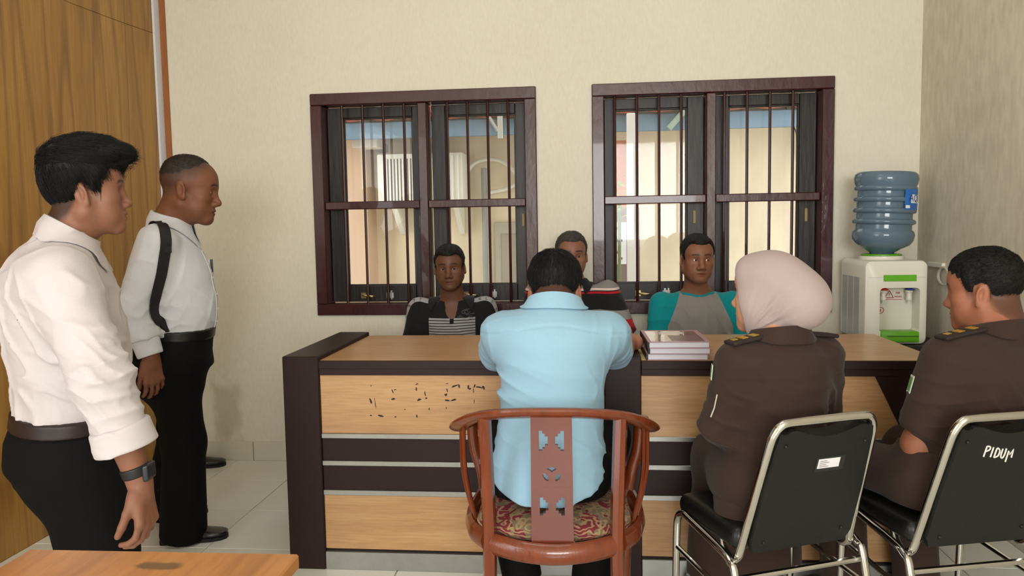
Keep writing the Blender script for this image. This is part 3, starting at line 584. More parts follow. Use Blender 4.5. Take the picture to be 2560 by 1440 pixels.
class Sdf:
    def __init__(s): s.ops = []
    def add(s, mode, fn, c=(0, 0, 0), rad=9, k=0): s.ops.append((mode, fn, np.asarray(c, float), rad, k)); return s
    def cone(s, a, b, ra, rb, k=.03, mode='u'):
        a = np.asarray(a, float); b = np.asarray(b, float); return s.add(mode, f_cone(a, b, ra, rb), (a+b)/2, np.linalg.norm(b-a)/2+max(ra, rb), k)
    def ell(s, c, r, k=.02, R=None, mode='u'): return s.add(mode, f_ell(c, r, R), c, max(r), k)
    def rbox(s, c, hs, r, k=.01, R=None, mode='u'): return s.add(mode, f_rbox(c, hs, r, R), c, float(np.linalg.norm(hs)), k)
    def cut(s, c, n, k=.004): return s.add('i', f_plane(c, n), k=k)
    def disp(s, fn): return s.add('d', fn)
    def loft(s, org, axis, right, st, k=.03, p=2.0, mode='u', pinch=.05):
        # st rows: (s along axis, offset right, offset forward, half width, half depth[, exponent])
        org = np.asarray(org, float); U = nrm(axis); R = nrm(np.asarray(right, float)-U*(np.asarray(right, float)@U)); F = np.cross(U, R); st = np.array(st, float)
        tt = np.linspace(st[0, 0], st[-1, 0], 60)
        def cub(col):      # smooth interpolation of the stations
            x = st[:, 0]; y = st[:, col]; m = np.gradient(y, x); i = np.clip(np.searchsorted(x, tt)-1, 0, len(x)-2); h = x[i+1]-x[i]; t = (tt-x[i])/h
            return (2*t**3-3*t**2+1)*y[i]+(t**3-2*t**2+t)*h*m[i]+(-2*t**3+3*t**2)*y[i+1]+(t**3-t**2)*h*m[i+1]
        ox, oy, a, b = (cub(c) for c in (1, 2, 3, 4)); s0, s1 = tt[0], tt[-1]
        def fn(P):
            q = P-org; z = q@U; zc = np.clip(z, s0, s1); x = q@R-np.interp(zc, tt, ox); y = q@F-np.interp(zc, tt, oy); aa = np.interp(zc, tt, a); bb = np.interp(zc, tt, b)
            r = (np.abs(x/aa)**p+np.abs(y/bb)**p)**(1/p); side = (r-1)*np.minimum(aa, bb)
            cap = np.abs(z-zc); return np.where(cap > 0, np.sqrt(np.maximum(side, 0)**2+cap**2)+np.minimum(side, 0)*(cap <= 0), side)
        mid = org+U*(s0+s1)/2; s.add(mode, fn, mid, (s1-s0)/2+max(a.max(), b.max())+np.abs(ox).max()+np.abs(oy).max(), k); return s
    def ev(s, P, cull=None):
        d = np.full(len(P), .25)
        if cull is not None: cc, rc = cull
        for mode, fn, c, rad, k in s.ops:
            if mode == 'u':
                if cull is not None and np.linalg.norm(c-cc)-rad-rc > .05+k: continue
                d = smin(d, fn(P), k)
            elif mode == 's':
                if cull is not None and np.linalg.norm(c-cc)-rad-rc > .03+k: continue
                d = smax(d, -fn(P), k)
            elif mode == 'i': d = smax(d, fn(P), k)
            else: d = d+fn(P)
        return d
    def evc(s, P, size=.12):
        # evaluate in spatial chunks so that far primitives are skipped
        k = np.floor(P/size).astype(np.int64); key = (k[:, 0]+500)*1000000+(k[:, 1]+500)*1000+(k[:, 2]+500); od = np.argsort(key, kind='stable'); ks = key[od]; cut = np.flatnonzero(np.diff(ks))+1
        out = np.empty(len(P))
        for idx in np.split(od, cut):
            Q = P[idx]; lo = Q.min(0); hi = Q.max(0); out[idx] = s.ev(Q, ((lo+hi)/2, float(np.linalg.norm(hi-lo)/2)))
        return out
    def bounds(s, pad=.02):
        lo = np.full(3, 9e9); hi = -lo
        for m, fn, c, rad, k in s.ops:
            if m == 'u': lo = np.minimum(lo, c-rad); hi = np.maximum(hi, c+rad)
        return lo-pad, hi+pad
    def mesh(s, h, lo=None, hi=None, proj=2, fine=()):
        # surface nets on a rectilinear grid; fine = [(centre, radius, step)] narrows the grid lines around details
        if lo is None: lo, hi = s.bounds()
        lo = np.asarray(lo, float); hi = np.asarray(hi, float); G_ = []
        for a in range(3):
            iv = sorted((c[a]-r, c[a]+r, hf) for c, r, hf in fine); x = lo[a]; g = [x]
            while x < hi[a]:
                st = h
                for p, q, hf in iv:
                    if p <= x < q: st = min(st, hf)
                x += st; g.append(x)
            while (len(g)-1) % 8: x += h; g.append(x)
            G_.append(np.array(g+[x+h]))
        n8 = np.array([(len(g)-2)//8 for g in G_]); at_ = lambda q: np.stack([G_[a][q[:, a]] for a in range(3)], 1)
        def blk(g, n):
            p0 = at_(g*n); p1 = at_(g*n+n); return (p0+p1)/2, np.linalg.norm(p1-p0, axis=1)/2
        g = np.stack(np.meshgrid(*[np.arange(n) for n in n8], indexing='ij'), -1).reshape(-1, 3)
        c, rd = blk(g, 8); d = s.evc(c, .35); g = g[np.abs(d) < rd*1.5+.004]*2
        off = np.stack(np.meshgrid([0, 1], [0, 1], [0, 1], indexing='ij'), -1).reshape(-1, 3)
        g = (g[:, None]+off[None]).reshape(-1, 3); c, rd = blk(g, 4); d = s.evc(c, .2); g = g[np.abs(d) < rd*1.6+.003]*4
        N = n8*8+4; K = lambda q: (q[..., 0]*N[1]+q[..., 1])*N[2]+q[..., 2]
        o5 = np.stack(np.meshgrid(*[np.arange(5)]*3, indexing='ij'), -1).reshape(-1, 3); o4 = np.stack(np.meshgrid(*[np.arange(4)]*3, indexing='ij'), -1).reshape(-1, 3)
        kc = np.unique(K((g[:, None]+o5[None]).reshape(-1, 3)))
        C = np.stack((kc//(N[1]*N[2]), (kc//N[2]) % N[1], kc % N[2]), -1); val = s.evc(at_(C))
        cells = (g[:, None]+o4[None]).reshape(-1, 3); k0 = K(cells)
        co = off; ck = np.stack([val[np.searchsorted(kc, k0+(o[0]*N[1]+o[1])*N[2]+o[2])] for o in co], 1)
        sg = ck < 0; act = sg.any(1) & ~sg.all(1); cells = cells[act]; ck = ck[act]; k0 = k0[act]; sg = sg[act]
        od = np.argsort(k0); cells, ck, k0, sg = cells[od], ck[od], k0[od], sg[od]
        acc = np.zeros((len(cells), 3)); cnt = np.zeros(len(cells))
        for i in range(8):
            for j in range(i+1, 8):
                if np.abs(co[i]-co[j]).sum() != 1: continue
                m = sg[:, i] != sg[:, j]; t = ck[:, i]/(ck[:, i]-ck[:, j]+1e-12)
                acc[m] += co[i]+t[m, None]*(co[j]-co[i]); cnt[m] += 1
        p0 = at_(cells); sz = at_(cells+1)-p0; V = p0+acc/cnt[:, None]*sz; F = []; hl_ = sz.min(1)
        st = [N[1]*N[2], N[2], 1]; ci = [4, 2, 1]
        for a in range(3):
            b, c = (a+1) % 3, (a+2) % 3; m = sg[:, 0] != sg[:, ci[a]]; base = k0[m]; ids = []
            ok = np.ones(len(base), bool)
            for kk in (base, base-st[b], base-st[b]-st[c], base-st[c]):
                p = np.minimum(np.searchsorted(k0, kk), len(k0)-1); ok &= k0[p] == kk; ids.append(p)
            q = np.stack(ids, 1); fl = sg[m, 0]; q[~fl] = q[~fl][:, ::-1]; F.append(q[ok])
        F = np.concatenate(F)
        for _ in range(proj):
            e = hl_[:, None]*.4; T = np.array([[1, -1, -1], [-1, -1, 1], [-1, 1, -1], [1, 1, 1]], float); G = np.zeros_like(V); d = np.zeros(len(V))
            for t in T: q = s.evc(V+t*e); G += q[:, None]*t; d += q/4
            G /= 4*e; gn = (G*G).sum(1); step = np.clip(d/np.maximum(gn, .05), -hl_, hl_); V = V-G*step[:, None]
        return V, F
def np_mesh(name, V, F, smooth=True):
    me = bpy.data.meshes.new(name); me.vertices.add(len(V)); me.vertices.foreach_set('co', np.ascontiguousarray(V, dtype=np.float32).ravel())
    n = len(F); me.loops.add(n*4); me.loops.foreach_set('vertex_index', np.ascontiguousarray(F, dtype=np.int32).ravel())
    me.polygons.add(n); me.polygons.foreach_set('loop_start', np.arange(0, n*4, 4, dtype=np.int32)); me.update(calc_edges=True)
    if smooth: me.polygons.foreach_set('use_smooth', np.ones(n, bool))
    return me
def set_col(me, name, C):
    a = me.attributes.new(name, 'FLOAT_COLOR', 'POINT'); C = np.asarray(C, float)
    if C.shape[1] == 3: C = np.concatenate([C, np.ones((len(C), 1))], 1)
    a.data.foreach_set('color', np.ascontiguousarray(C, dtype=np.float32).ravel())
def sdf_obj(name, sdf, h, m, parent, origin, col=None, lo=None, hi=None, proj=2, post=None, fine=()):
    V, F = sdf.mesh(h, lo, hi, proj, fine); me = np_mesh(name, V-np.asarray(origin), F)
    if col is not None: set_col(me, 'col', col(V))
    if post: post(me, V)
    return obj(name, me, m, parent)
# cheap smooth noise: sums of sines in random directions
def sine_noise(seed, freq, n=7, stretch=(1, 1, 1)):
    r = np.random.RandomState(seed); K = r.normal(size=(n, 3)); K = K/np.linalg.norm(K, axis=1)[:, None]*freq*r.uniform(.6, 1.5, (n, 1))*np.array(stretch); ph = r.uniform(0, 6.28, n)
    return lambda P: np.sin(P@K.T+ph).sum(1)/math.sqrt(n)
# ---------------------------------------------------------------- head (local: x right, y forward, z up, origin between the ear canals)
def head_fn(p):
    jw = p.get('jaw', 1); nw = p.get('nose', 1); nl = p.get('nose_len', 1); ch = p.get('chin', 1); lip = p.get('lip', 1); fat = p.get('fat', 0); brow = p.get('brow', 1); eye = p.get('eye', .0056); wd = p.get('width', 1)
    def fn(P):
        X = np.abs(P[:, 0])/wd; Q = np.stack([X, P[:, 1], P[:, 2]], 1); E = lambda c, r: f_ell(c, r)(Q); C = lambda a, b, ra, rb: f_cone(a, b, ra, rb)(Q)
        d = E((0, -.004, .046), (.0765, .096, .083))
        d = smin(d, E((0, .044, .042), (.062, .052, .058)), .03)
        d = smin(d, E((0, .034, -.035), (.060+fat*.5, .058, .072)), .03)
        d = smin(d, C((.056*jw, -.004, -.045), (.018, .070, -.090), .020+fat, .017+fat*.6), .03)
        d = smin(d, E((0, .079*ch**.3, -.090), (.024, .019*ch, .018)), .022)
        d = smin(d, E((.045, .057, -.014), (.021+fat*.6, .021+fat*.4, .020)), .026)
        d = smin(d, E((.036, .052, -.050), (.020+fat, .022+fat, .024+fat)), .026)
        d = smin(d, C((.0, .086, .029), (.038, .070, .032), .0125*brow, .011*brow), .016)
        d = smax(d, -E((.031, .100, .010), (.017, .0185, .0105)), .013)
        d = smin(d, E((.031, .0735, .0095), (.0165, .0152, .0130)), .004)
        d = smax(d, -E((.031, .094, .0090), (.0158, .0125, eye)), .0016)
        d = smin(d, C((0, .084, .022), (0, .100+.005*nl, -.021), .0080*nw, .0105*nw), .016)
        d = smin(d, E((0, .103+.006*nl, -.027), (.0118*nw, .0115, .0105)), .010)
        d = smin(d, E((.0135*nw, .097+.003*nl, -.0315), (.0085*nw, .0115, .0085)), .006)
        d = smax(d, -E((.0068*nw, .106+.003*nl, -.0405), (.0038, .0062, .0042)), .003)
        d = smin(d, E((0, .073, -.058), (.033, .025, .026)), .018)
        d = smin(d, E((0, .0905, -.0560), (.0255, .0120*lip, .0068*lip)), .006)
        d = smin(d, E((0, .0885, -.0675), (.0225, .0120*lip, .0074*lip)), .006)
        d = smax(d, -E((0, .1035, -.0618), (.028, .0105, .0013)), .004)
        # ears
        a_ = math.radians(14); R = np.array([[math.cos(.45), -math.sin(.45), 0], [math.sin(.45)*math.cos(a_), math.cos(.45)*math.cos(a_), math.sin(a_)], [0, -math.sin(a_), math.cos(a_)]])
        ec = np.array((.079, -.010, .001)); q = (Q-ec)@R.T
        ear = f_ell((0, 0, 0), (.0075, .0175, .0315))(q); ear = smin(ear, f_ell((-.002, .006, -.024), (.006, .009, .011))(q), .006)
        ear = smax(ear, -f_ell((.0080, .003, .002), (.0085, .0112, .0205))(q), .003); ear = smin(ear, f_cone((.001, -.003, -.012), (.002, -.005, .013), .0030, .0030)(q), .003)
        return smin(d, ear, .011)
    return fn
def head_mat(F, U):
    F = nrm(F); U = np.asarray(U, float); U = nrm(U-F*(U@F)); R = np.cross(F, U); return np.stack([R, F, U])   # rows
def frame_from(yaw, pitch=0, roll=0):
    # yaw: 0 faces +Y (away from camera), positive turns to -X (left); pitch up positive
    y, p = math.radians(yaw), math.radians(pitch); F = A3(-math.sin(y)*math.cos(p), math.cos(y)*math.cos(p), math.sin(p)); R0 = A3(math.cos(y), math.sin(y), 0); U = np.cross(R0, F); r = math.radians(roll)
    U2 = U*math.cos(r)+R0*math.sin(r); return head_mat(F, U2)
def put(fn, O, M, s): return lambda P: fn(((P-O)@M.T)/s)*s
SKIN = {}
def skin_mat(name, rough=.5):
    m = mat('skin_'+name, (150, 100, 70), rough, var=.07, vscale=40, bump=.12, bscale=260, attr='col', spec=.4)
    b = m.node_tree.nodes['Principled BSDF']; b.inputs['Subsurface Weight'].default_value = .06; b.inputs['Subsurface Radius'].default_value = (.6, .25, .12); b.inputs['Subsurface Scale'].default_value = .006; return m
def hairline(y, p):
    # lowest z of the hair for a given front-back position (sides)
    return np.interp(y, [-.11, -.085, -.05, -.028, -.012, .012, .018, .034, .042, .056, .072, .090, .11], p)
HL_SHORT = [-.070, -.068, -.052, -.020, .035, .034, .000, .004, .045, .060, .072, .078, .080]
def hair_fn(p):
    th = p.get('thick', .007); top = p.get('top', .010); hl = p.get('hl', HL_SHORT); extra = p.get('extra'); nz = p.get('noise', .0015); wd = p.get('width', 1); n1 = sine_noise(5, 230, 9, (1, 1, .55)); n2 = sine_noise(9, 90, 7); rec = p.get('recede', 0)
    def fn(P):
        Q = P.copy(); Q[:, 0] = np.abs(P[:, 0])/wd
        hz = hairline(Q[:, 1], hl)+p.get('edge', .0035)*n2(P)+rec*np.exp(-((Q[:, 0]-.045)/.016)**2)*(Q[:, 1] > .03)
        tp = np.clip((Q[:, 2]-hz)/p.get('fade', .022), -.6, 1); tp = np.where(tp > 0, 1-(1-tp)**2, tp)
        t = (th+(top-th)*np.clip((Q[:, 2]-.03)/.07, 0, 1))*tp
        d = f_ell((0, -.004, .046), (.0765, .096, .083))(Q); d = smin(d, f_ell((0, .044, .042), (.062, .052, .058))(Q), .03)-t
        if extra: d = extra(P, Q, d)
        d = d+nz*(n1(P)+.7*n2(P))
        return smax(d, (hz-.012-Q[:, 2])*.8, .004)
    return fn
def head_colors(L, sk, p):
    # L local coordinates -> colour of skin, lips, brows, shaved scalp; all flat colours of the thing itself
    n = len(L); C = np.tile(np.array(lin(sk)), (n, 1)); X = np.abs(L[:, 0])/p.get('width', 1); y, z = L[:, 1], L[:, 2]; nf = sine_noise(3, 300)(L)
    def mix(m, c, a=1): C[:] = C*(1-m[:, None]*a)+np.array(lin(c))*m[:, None]*a
    sm = lambda v, a, b: np.clip((v-a)/(b-a), 0, 1)
    lipm = sm(1-np.sqrt((X/.0262)**2+((z+.0622)/.0112)**2), 0, .25)*(y > .07); mix(lipm, tuple(int(a*b) for a, b in zip(sk, (.88, .66, .64))), .8)
    bz = .0345+.0035*np.cos((X-.030)/.024*1.4)-np.clip(X-.04, 0, 1)*.25; bm_ = sm(1-np.abs(z-bz)/.0052, 0, .5)*sm(X, .009, .016)*(1-sm(X, .046, .054))*(y > .045); mix(bm_, p.get('browc', (24, 18, 16)), .85*p.get('browa', 1))
    st = p.get('stubble', 0)
    if st:
        m = sm(-z, .045, .06)*sm(y, .0, .03)*(1-lipm)*sm(.055-np.abs(z+.0622)*0-X*.2, 0, .02); mix(m*(.75+.25*nf).clip(0, 1), tuple(int(a*.62) for a in sk), st)
        mu = sm(1-np.sqrt((X/.027)**2+((z+.048)/.0058)**2), 0, .4)*(y > .075); mix(mu, tuple(int(a*.62) for a in sk), min(1, st*2.2))
    sc = p.get('scalp')
    if sc is not None:
        hz = hairline(y, p.get('hl', HL_SHORT)); fw = p.get('sfade', .012); m = sm(z-hz, -fw, fw)*(X < .0815); ear = np.sqrt(((X-.082)/.012)**2+((y+.012)/.024)**2+((z-.0)/.036)**2) < 1; m = m*(~ear); mix(m, sc[0], sc[1])
    return C
# ---------------------------------------------------------------- hand: wrist W, D to the fingers, N out of the palm, side +1 right hand
def hand(S_, Wp, D_, N_, side, curl=(18, 28, 22), spread=2.5, s=1., thumb=(24, 10), k=.006, curls=None):
    D_ = nrm(D_); N_ = np.asarray(N_, float); N_ = nrm(N_-D_*(N_@D_)); T = np.cross(D_, N_)*(-side)      # T points to the thumb side
    Wp = np.asarray(Wp, float); kn = []
    for i, (off, ln) in enumerate(((.030, .086), (.010, .090), (-.010, .086), (-.029, .078))):
        b = Wp+T*off*.55*s+D_*.012*s; e = Wp+T*off*s+D_*ln*s; S_.cone(b, e, .0145*s, .0118*s, .012); kn.append(e)
    S_.cone(Wp-D_*.03*s, Wp+D_*.02*s, .026*s, .022*s, .02)
    S_.ell(Wp+D_*.035*s+T*.022*s+N_*.008*s, A3(.018, .03, .016)*s, .014, np.stack([T, D_, N_])); S_.ell(Wp+D_*.04*s-T*.022*s+N_*.006*s, A3(.012, .03, .013)*s, .014, np.stack([T, D_, N_]))
    for i, (L, r) in enumerate(((.074, .0088), (.081, .009), (.076, .0085), (.060, .0078))):
        cu = curls[i] if curls else curl; a = kn[i]; th = 0; sp = math.radians(spread*(1.5-i)); d0 = D_*math.cos(sp)+T*math.sin(sp); rr = r*s
        for j, fr in enumerate((.45, .30, .25)):
            th += math.radians(cu[j]); d = d0*math.cos(th)+N_*math.sin(th); b = a+d*L*fr*s; S_.cone(a, b, rr, rr*.9, .0035 if j else .006); a = b; rr *= .9
    a = Wp+D_*.018*s+T*.024*s+N_*.006*s; o, f = math.radians(thumb[0]), math.radians(thumb[1]); d = nrm(D_*math.cos(o)+T*math.sin(o)+N_*math.sin(f)); b = a+d*.042*s; S_.cone(a, b, .0135*s, .0112*s, .01)
    d2 = nrm(D_*math.cos(o*.4)+T*math.sin(o*.4)+N_*math.sin(f+.25)); c = b+d2*.032*s; S_.cone(b, c, .0108*s, .0095*s, .005); S_.cone(c, c+nrm(d2+N_*.2-T*.15)*.024*s, .0095*s, .0078*s, .004)
# ================================================================ chairs
M_chrome = mat('chrome_tube', (205, 203, 198), .12, 1.0); M_vinyl = mat('black_vinyl', (13, 14, 14), .38, bump=.25, bscale=180, coat=.1); M_plas = mat('black_plastic_shell', (12, 13, 13), .42, bump=.3, bscale=300)
HWT, HWB, YT, YBK, ZTP, ZBT = .158, .182, -.200, -.070, .757, .352
def on_back(u, v, off=0):      # point on the tilted chair back: u -1..1 across, v 0..1 up
    hw = HWB+(HWT-HWB)*v; y = YBK+(YT-YBK)*v; z = ZBT+(ZTP-ZBT)*v; n = Vector((0, -(ZTP-ZBT), YT-YBK)).normalized(); return Vector((u*hw, y, z))+n*off
def chrome_chair(loc, rz, label):
    t = thing('chrome_chair', loc, rz, label, 'chair', 'chrome chairs in front of the desk')
    path = []      # back loop
    def side(s): return [Vector((s*(HWB-.01), YBK+.10, ZBT+.055)), Vector((s*(HWB+.004), YBK+.07, ZBT+.005)), Vector((s*(HWB+.006), YBK+.03, ZBT-.016)), Vector((s*(HWB+.004), YBK+.0, ZBT+.0)), on_back(s*1.0, .1), on_back(s, .5), on_back(s, .84), on_back(s*.97, .93), on_back(s*.88, .985), on_back(s*.72, 1.0)]
    path = side(-1)+[on_back(0, 1.004)]+side(1)[::-1]
    tubeobj('back_frame', smooth_path(path, 4), .0125, M_chrome, t, 10)
    # back shell with dipped top edge
    n = 22; out = []
    for i in range(n+1): u = -.9+1.8*i/n; out.append((u, .965-.02*(abs(u) > .8)-.06*(max(0, math.cos(u/.62*math.pi/2)) if abs(u) < .62 else 0)))
    pts = out+[(.93, .88), (.955, .5), (.93, .13), (.84, .05), (-.84, .05), (-.93, .13), (-.955, .5), (-.93, .88)]
    bm = bmesh.new(); f0 = [bm.verts.new(on_back(u, v, .010)) for u, v in pts]; f1 = [bm.verts.new(on_back(u*.985, v, .018)) for u, v in pts]; f2 = [bm.verts.new(on_back(u, v, -.022)) for u, v in pts]; m_ = len(pts)
    bm.faces.new(f1[::-1]); bm.faces.new(f2)
    for i in range(m_): j = (i+1) % m_; bm.faces.new((f0[i], f0[j], f1[j], f1[i])); bm.faces.new((f2[i], f2[j], f0[j], f0[i]))
    bmesh.ops.triangulate(bm, faces=[f for f in bm.faces if len(f.verts) > 4]); bk = obj('backrest', bm_mesh('backrest', bm, True), M_plas, t)
    for u, v in ((-.78, .86), (.78, .84), (-.7, .13), (.72, .16)):
        c = on_back(u, v, .018); bm = bmesh.new(); bmesh.ops.create_uvsphere(bm, u_segments=8, v_segments=5, radius=.006); obj('screw_cap', bm_mesh('screw_cap', bm, True), M_plas, bk, c)
    s = Sdf(); s.rbox((0, .075, .405), (.205, .165, .034), .030, 0); s.disp(lambda P: .012*np.clip((np.abs(P[:, 1]-.075)/.165)**2+(np.abs(P[:, 0])/.205)**4, 0, 1)*(P[:, 2] < .405)*0+.010*np.exp(-(P[:, 0]/.14)**2-((P[:, 1]-.06)/.12)**2)*(P[:, 2] > .40)*0)
    sdf_obj('seat', s, .009, M_vinyl, t, (0, 0, 0))
    for q in (-1, 1):
        tubeobj('leg_frame', smooth_path([(q*.212, .235, 0), (q*.212, .225, .30), (q*.212, .215, .365), (q*.212, .185, .388), (q*.212, .14, .384), (q*.212, -.02, .362), (q*.212, -.075, .345), (q*.212, -.105, .30), (q*.212, -.17, .0)], 5), .0115, M_chrome, t, 10)
        tubeobj('stretcher', [(q*.212, .228, .27), (q*.212, -.115, .235)], .008, M_chrome, t, 8)
        for yy in (.235, -.17): lathe('foot_cap', [(0, 0), (.015, 0), (.015, .025), (.0125, .03)], M_plas, t, 10, (q*.212, yy, 0))
    tubeobj('cross_bar', [(-.212, -.10, .305), (.212, -.10, .305)], .009, M_chrome, t, 8)
    return t, bk
c1, bk1 = chrome_chair((.551, 2.259, 0), .39, 'chrome and black chair with white sticker, under the woman in headscarf')
c2, bk2 = chrome_chair((1.062, 2.313, 0), .25, 'chrome and black chair with white hand-painted letters on its back')
# sticker
nrm_b = Vector((0, -(ZTP-ZBT), YT-YBK)).normalized()
def back_panel(name, u0, u1, v0, v1, off, m, parent, sl=0):
    p = [on_back(u0, v0, off), on_back(u1, v0+sl, off), on_back(u1, v1+sl, off), on_back(u0, v1, off)]; q = [a+nrm_b*.0006 for a in p]
    return obj(name, meshpy(name, p+q, [(4, 5, 6, 7), (0, 1, 5, 4), (1, 2, 6, 5), (2, 3, 7, 6), (3, 0, 4, 7)]), m, parent)
st = back_panel('paper_sticker', -.06, .36, .665, .735, .0185, mat('white_sticker_paper', (228, 226, 230), .5), bk1, .0)
for k in range(4): back_panel('print_line', -.03, .10+.05*(k % 2), .718-.014*k, .722-.014*k, .0193, mat('grey_print', (130, 128, 134), .6), st)
back_panel('clear_film', -.10, .46, .64, .75, .0181, mat('clear_film_black', (28, 30, 30), .12), bk1)
# painted letters PIDUM
strokes = {'P': [[(0, 0), (.02, 1)], [(0, 1), (.5, .95), (.55, .65), (.05, .5)]], 'I': [[(.1, .0), (.12, .95)]], 'D': [[(0, .05), (.05, .95), (.55, .7), (.5, .2), (0, .05)]], 'U': [[(0, .95), (.02, .25), (.3, .02), (.5, .3), (.52, .95)]], 'M': [[(.05, -.35), (.05, .75), (.3, .35), (.62, .85), (.68, .05)]]}
bm = bmesh.new(); u = -.40; cw = .115
for ch_, dv in zip('PIDUM', (.0, -.006, -.016, -.022, -.024)):
    for s_ in strokes[ch_]:
        pp = smooth_path([on_back(u+x*cw*1.1, .745+dv+y*.075, .019) for x, y in s_], 4) if ch_ != 'M' else [on_back(u+x*cw*1.2, .745+dv+y*.075, .019) for x, y in s_]
        tube(bm, pp, .0022, 6)
    u += cw*.72 if ch_ == 'I' else cw*1.0
obj('painted_letters', bm_mesh('painted_letters', bm), mat('white_marker_paint', (226, 224, 214), .7), bk2)
# carved armchair ----------------------------------------------------------
M_rose = mat('red_brown_varnished_wood', (112, 48, 18), .28, var=.22, vscale=14, stretch=(6, 6, .6), coat=.5, bump=.15, bscale=40); M_splat = mat('dark_red_varnish', (98, 40, 24), .35, var=.12, vscale=10, coat=.35)
wc = thing('carved_armchair', (-.108, 2.275, 0), .02, 'carved red-brown wooden armchair with pierced splat and patterned seat', 'chair')
rail = [(-.278, .215, .640), (-.292, .12, .652), (-.288, .0, .675), (-.262, -.09, .712), (-.20, -.165, .750), (-.11, -.212, .770), (0, -.228, .776)]; rail = rail+[(-a, b, c) for a, b, c in rail[-2::-1]]
bm = bmesh.new(); RP = smooth_path(rail, 6); tube(bm, RP, 0, 14, flat=(.014, .030)); obj('arm_rail', bm_mesh('arm_rail', bm, True), M_rose, wc)
for s_ in (-1, 1): lathe('arm_end', [(0, -.016), (.026, -.014), (.032, 0), (.026, .014), (0, .016)], M_rose, wc, 14, (s_*.277, .222, .640))
# splat with pierced fretwork
def fret(cx, cz, w, h, sg):     # stepped opening
    a = [(-.5, -.5), (-.1, -.5), (-.1, -.38), (.18, -.38), (.18, -.22), (.5, -.22), (.5, .22), (.18, .22), (.18, .36), (-.1, .36), (-.1, .5), (-.5, .5)]; return [(cx+sg*x*w, cz+z*h) for x, z in (a if sg > 0 else a)]
z0, z1 = .385, .765; Hs = z1-z0; zz = lambda f: z1-f*Hs
def leafh(cx, cz, l, w, an):
    pts = []
    for i in range(8): t = i/8*2*math.pi; x = l/2*math.cos(t); y = w/2*math.sin(t)*(1-.2*abs(math.cos(t))); pts.append((cx+x*math.cos(an)-y*math.sin(an), cz+x*math.sin(an)+y*math.cos(an)))
    return pts
hol = [fret(-.022, zz(.17), .024, .055, 1), fret(.022, zz(.17), .024, .055, -1), fret(-.022, zz(.65), .024, .05, 1), fret(.022, zz(.65), .024, .05, -1), leafh(-.017, zz(.435), .026, .012, -1.0), leafh(.017, zz(.435), .026, .012, 1.0), [(-.014, zz(.375)), (0, zz(.36)), (.014, zz(.375)), (.004, zz(.39)), (0, zz(.398)), (-.004, zz(.39))]]
prism('splat', [(-.058, z0), (.058, z0), (.056, z1), (-.056, z1)], -.236, -.222, M_splat, wc, 'y', holes=hol)
for s_ in (-1, 1):
    bm = bmesh.new(); P = smooth_path([(s_*.190, -.168, .748), (s_*.184, -.182, .60), (s_*.178, -.190, .42), (s_*.180, -.20, .25), (s_*.19, -.225, 0)], 5); tube(bm, P, 0, 8, flat=(.020, .026)); obj('rear_leg', bm_mesh('rear_leg', bm, True), M_rose, wc)
    for (a, b, m_) in (((-.262, -.075, .706), (-.232, -.075, .42), (-.258, -.08, .56)), ((-.278, -.02, .685), (-.244, -.045, .425), (-.274, -.03, .55))):
        bm = bmesh.new(); tube(bm, smooth_path([(a[0]*-s_, a[1], a[2]), (m_[0]*-s_, m_[1], m_[2]), (b[0]*-s_, b[1], b[2])], 6), 0, 8, flat=(.006, .010)); obj('spindle', bm_mesh('spindle', bm, True), M_rose, wc)
    bm = bmesh.new(); tube(bm, smooth_path([(s_*.275, .2, .645), (s_*.268, .205, .55), (s_*.240, .20, .44), (s_*.225, .195, .2), (s_*.22, .21, 0)], 5), .019, 10); obj('front_leg', bm_mesh('front_leg', bm, True), M_rose, wc)
    bm = bmesh.new(); tube(bm, smooth_path([(s_*.19, -.175, .395), (s_*.235, -.10, .395), (s_*.256, .02, .395), (s_*.245, .19, .395)], 6), 0, 8, flat=(.03, .018)); obj('side_apron', bm_mesh('side_apron', bm, True), M_rose, wc)
bm = bmesh.new(); tube(bm, smooth_path([(-.172, -.195, .395), (-.09, -.232, .39), (0, -.246, .387), (.09, -.232, .39), (.172, -.195, .395)], 6), 0, 10, flat=(.031, .022)); obj('back_apron', bm_mesh('back_apron', bm, True), M_rose, wc)
bm = bmesh.new(); tube(bm, [(-.235, .2, .395), (0, .225, .395), (.235, .2, .395)], 0, 8, flat=(.03, .016)); obj('front_apron', bm_mesh('front_apron', bm, True), M_rose, wc)
def brocade():
    m = bpy.data.materials.new('burgundy_gold_brocade'); m.use_nodes = True; n = m.node_tree.nodes; L = m.node_tree.links; b = n['Principled BSDF']; tc = n.new('ShaderNodeTexCoord')
    ns = n.new('ShaderNodeTexNoise'); ns.inputs['Scale'].default_value = 19; L.new(tc.outputs['Object'], ns.inputs[0])
    r1 = n.new('ShaderNodeValToRGB'); e = r1.color_ramp; e.interpolation = 'CONSTANT'; e.elements[0].color = (*lin((112, 28, 40)), 1); e.elements[1].position = .5; e.elements[1].color = (*lin((112, 98, 74)), 1); L.new(ns.outputs[0], r1.inputs[0])
    wv = n.new('ShaderNodeTexWave'); wv.wave_type = 'RINGS'; wv.inputs['Scale'].default_value = 34; wv.inputs['Distortion'].default_value = 11; wv.inputs['Detail'].default_value = 1.5; L.new(tc.outputs['Object'], wv.inputs[0])
    r2 = n.new('ShaderNodeValToRGB'); r2.color_ramp.elements[0].position = .62; r2.color_ramp.elements[1].position = .72; L.new(wv.outputs[0], r2.inputs[0])
    mx = n.new('ShaderNodeMix'); mx.data_type = 'RGBA'; mx.inputs['B'].default_value = (*lin((150, 124, 90)), 1); L.new(r2.outputs[0], mx.inputs['Factor']); L.new(r1.outputs[0], mx.inputs['A']); L.new(mx.outputs['Result'], b.inputs['Base Color']); b.inputs['Roughness'].default_value = .85; return m
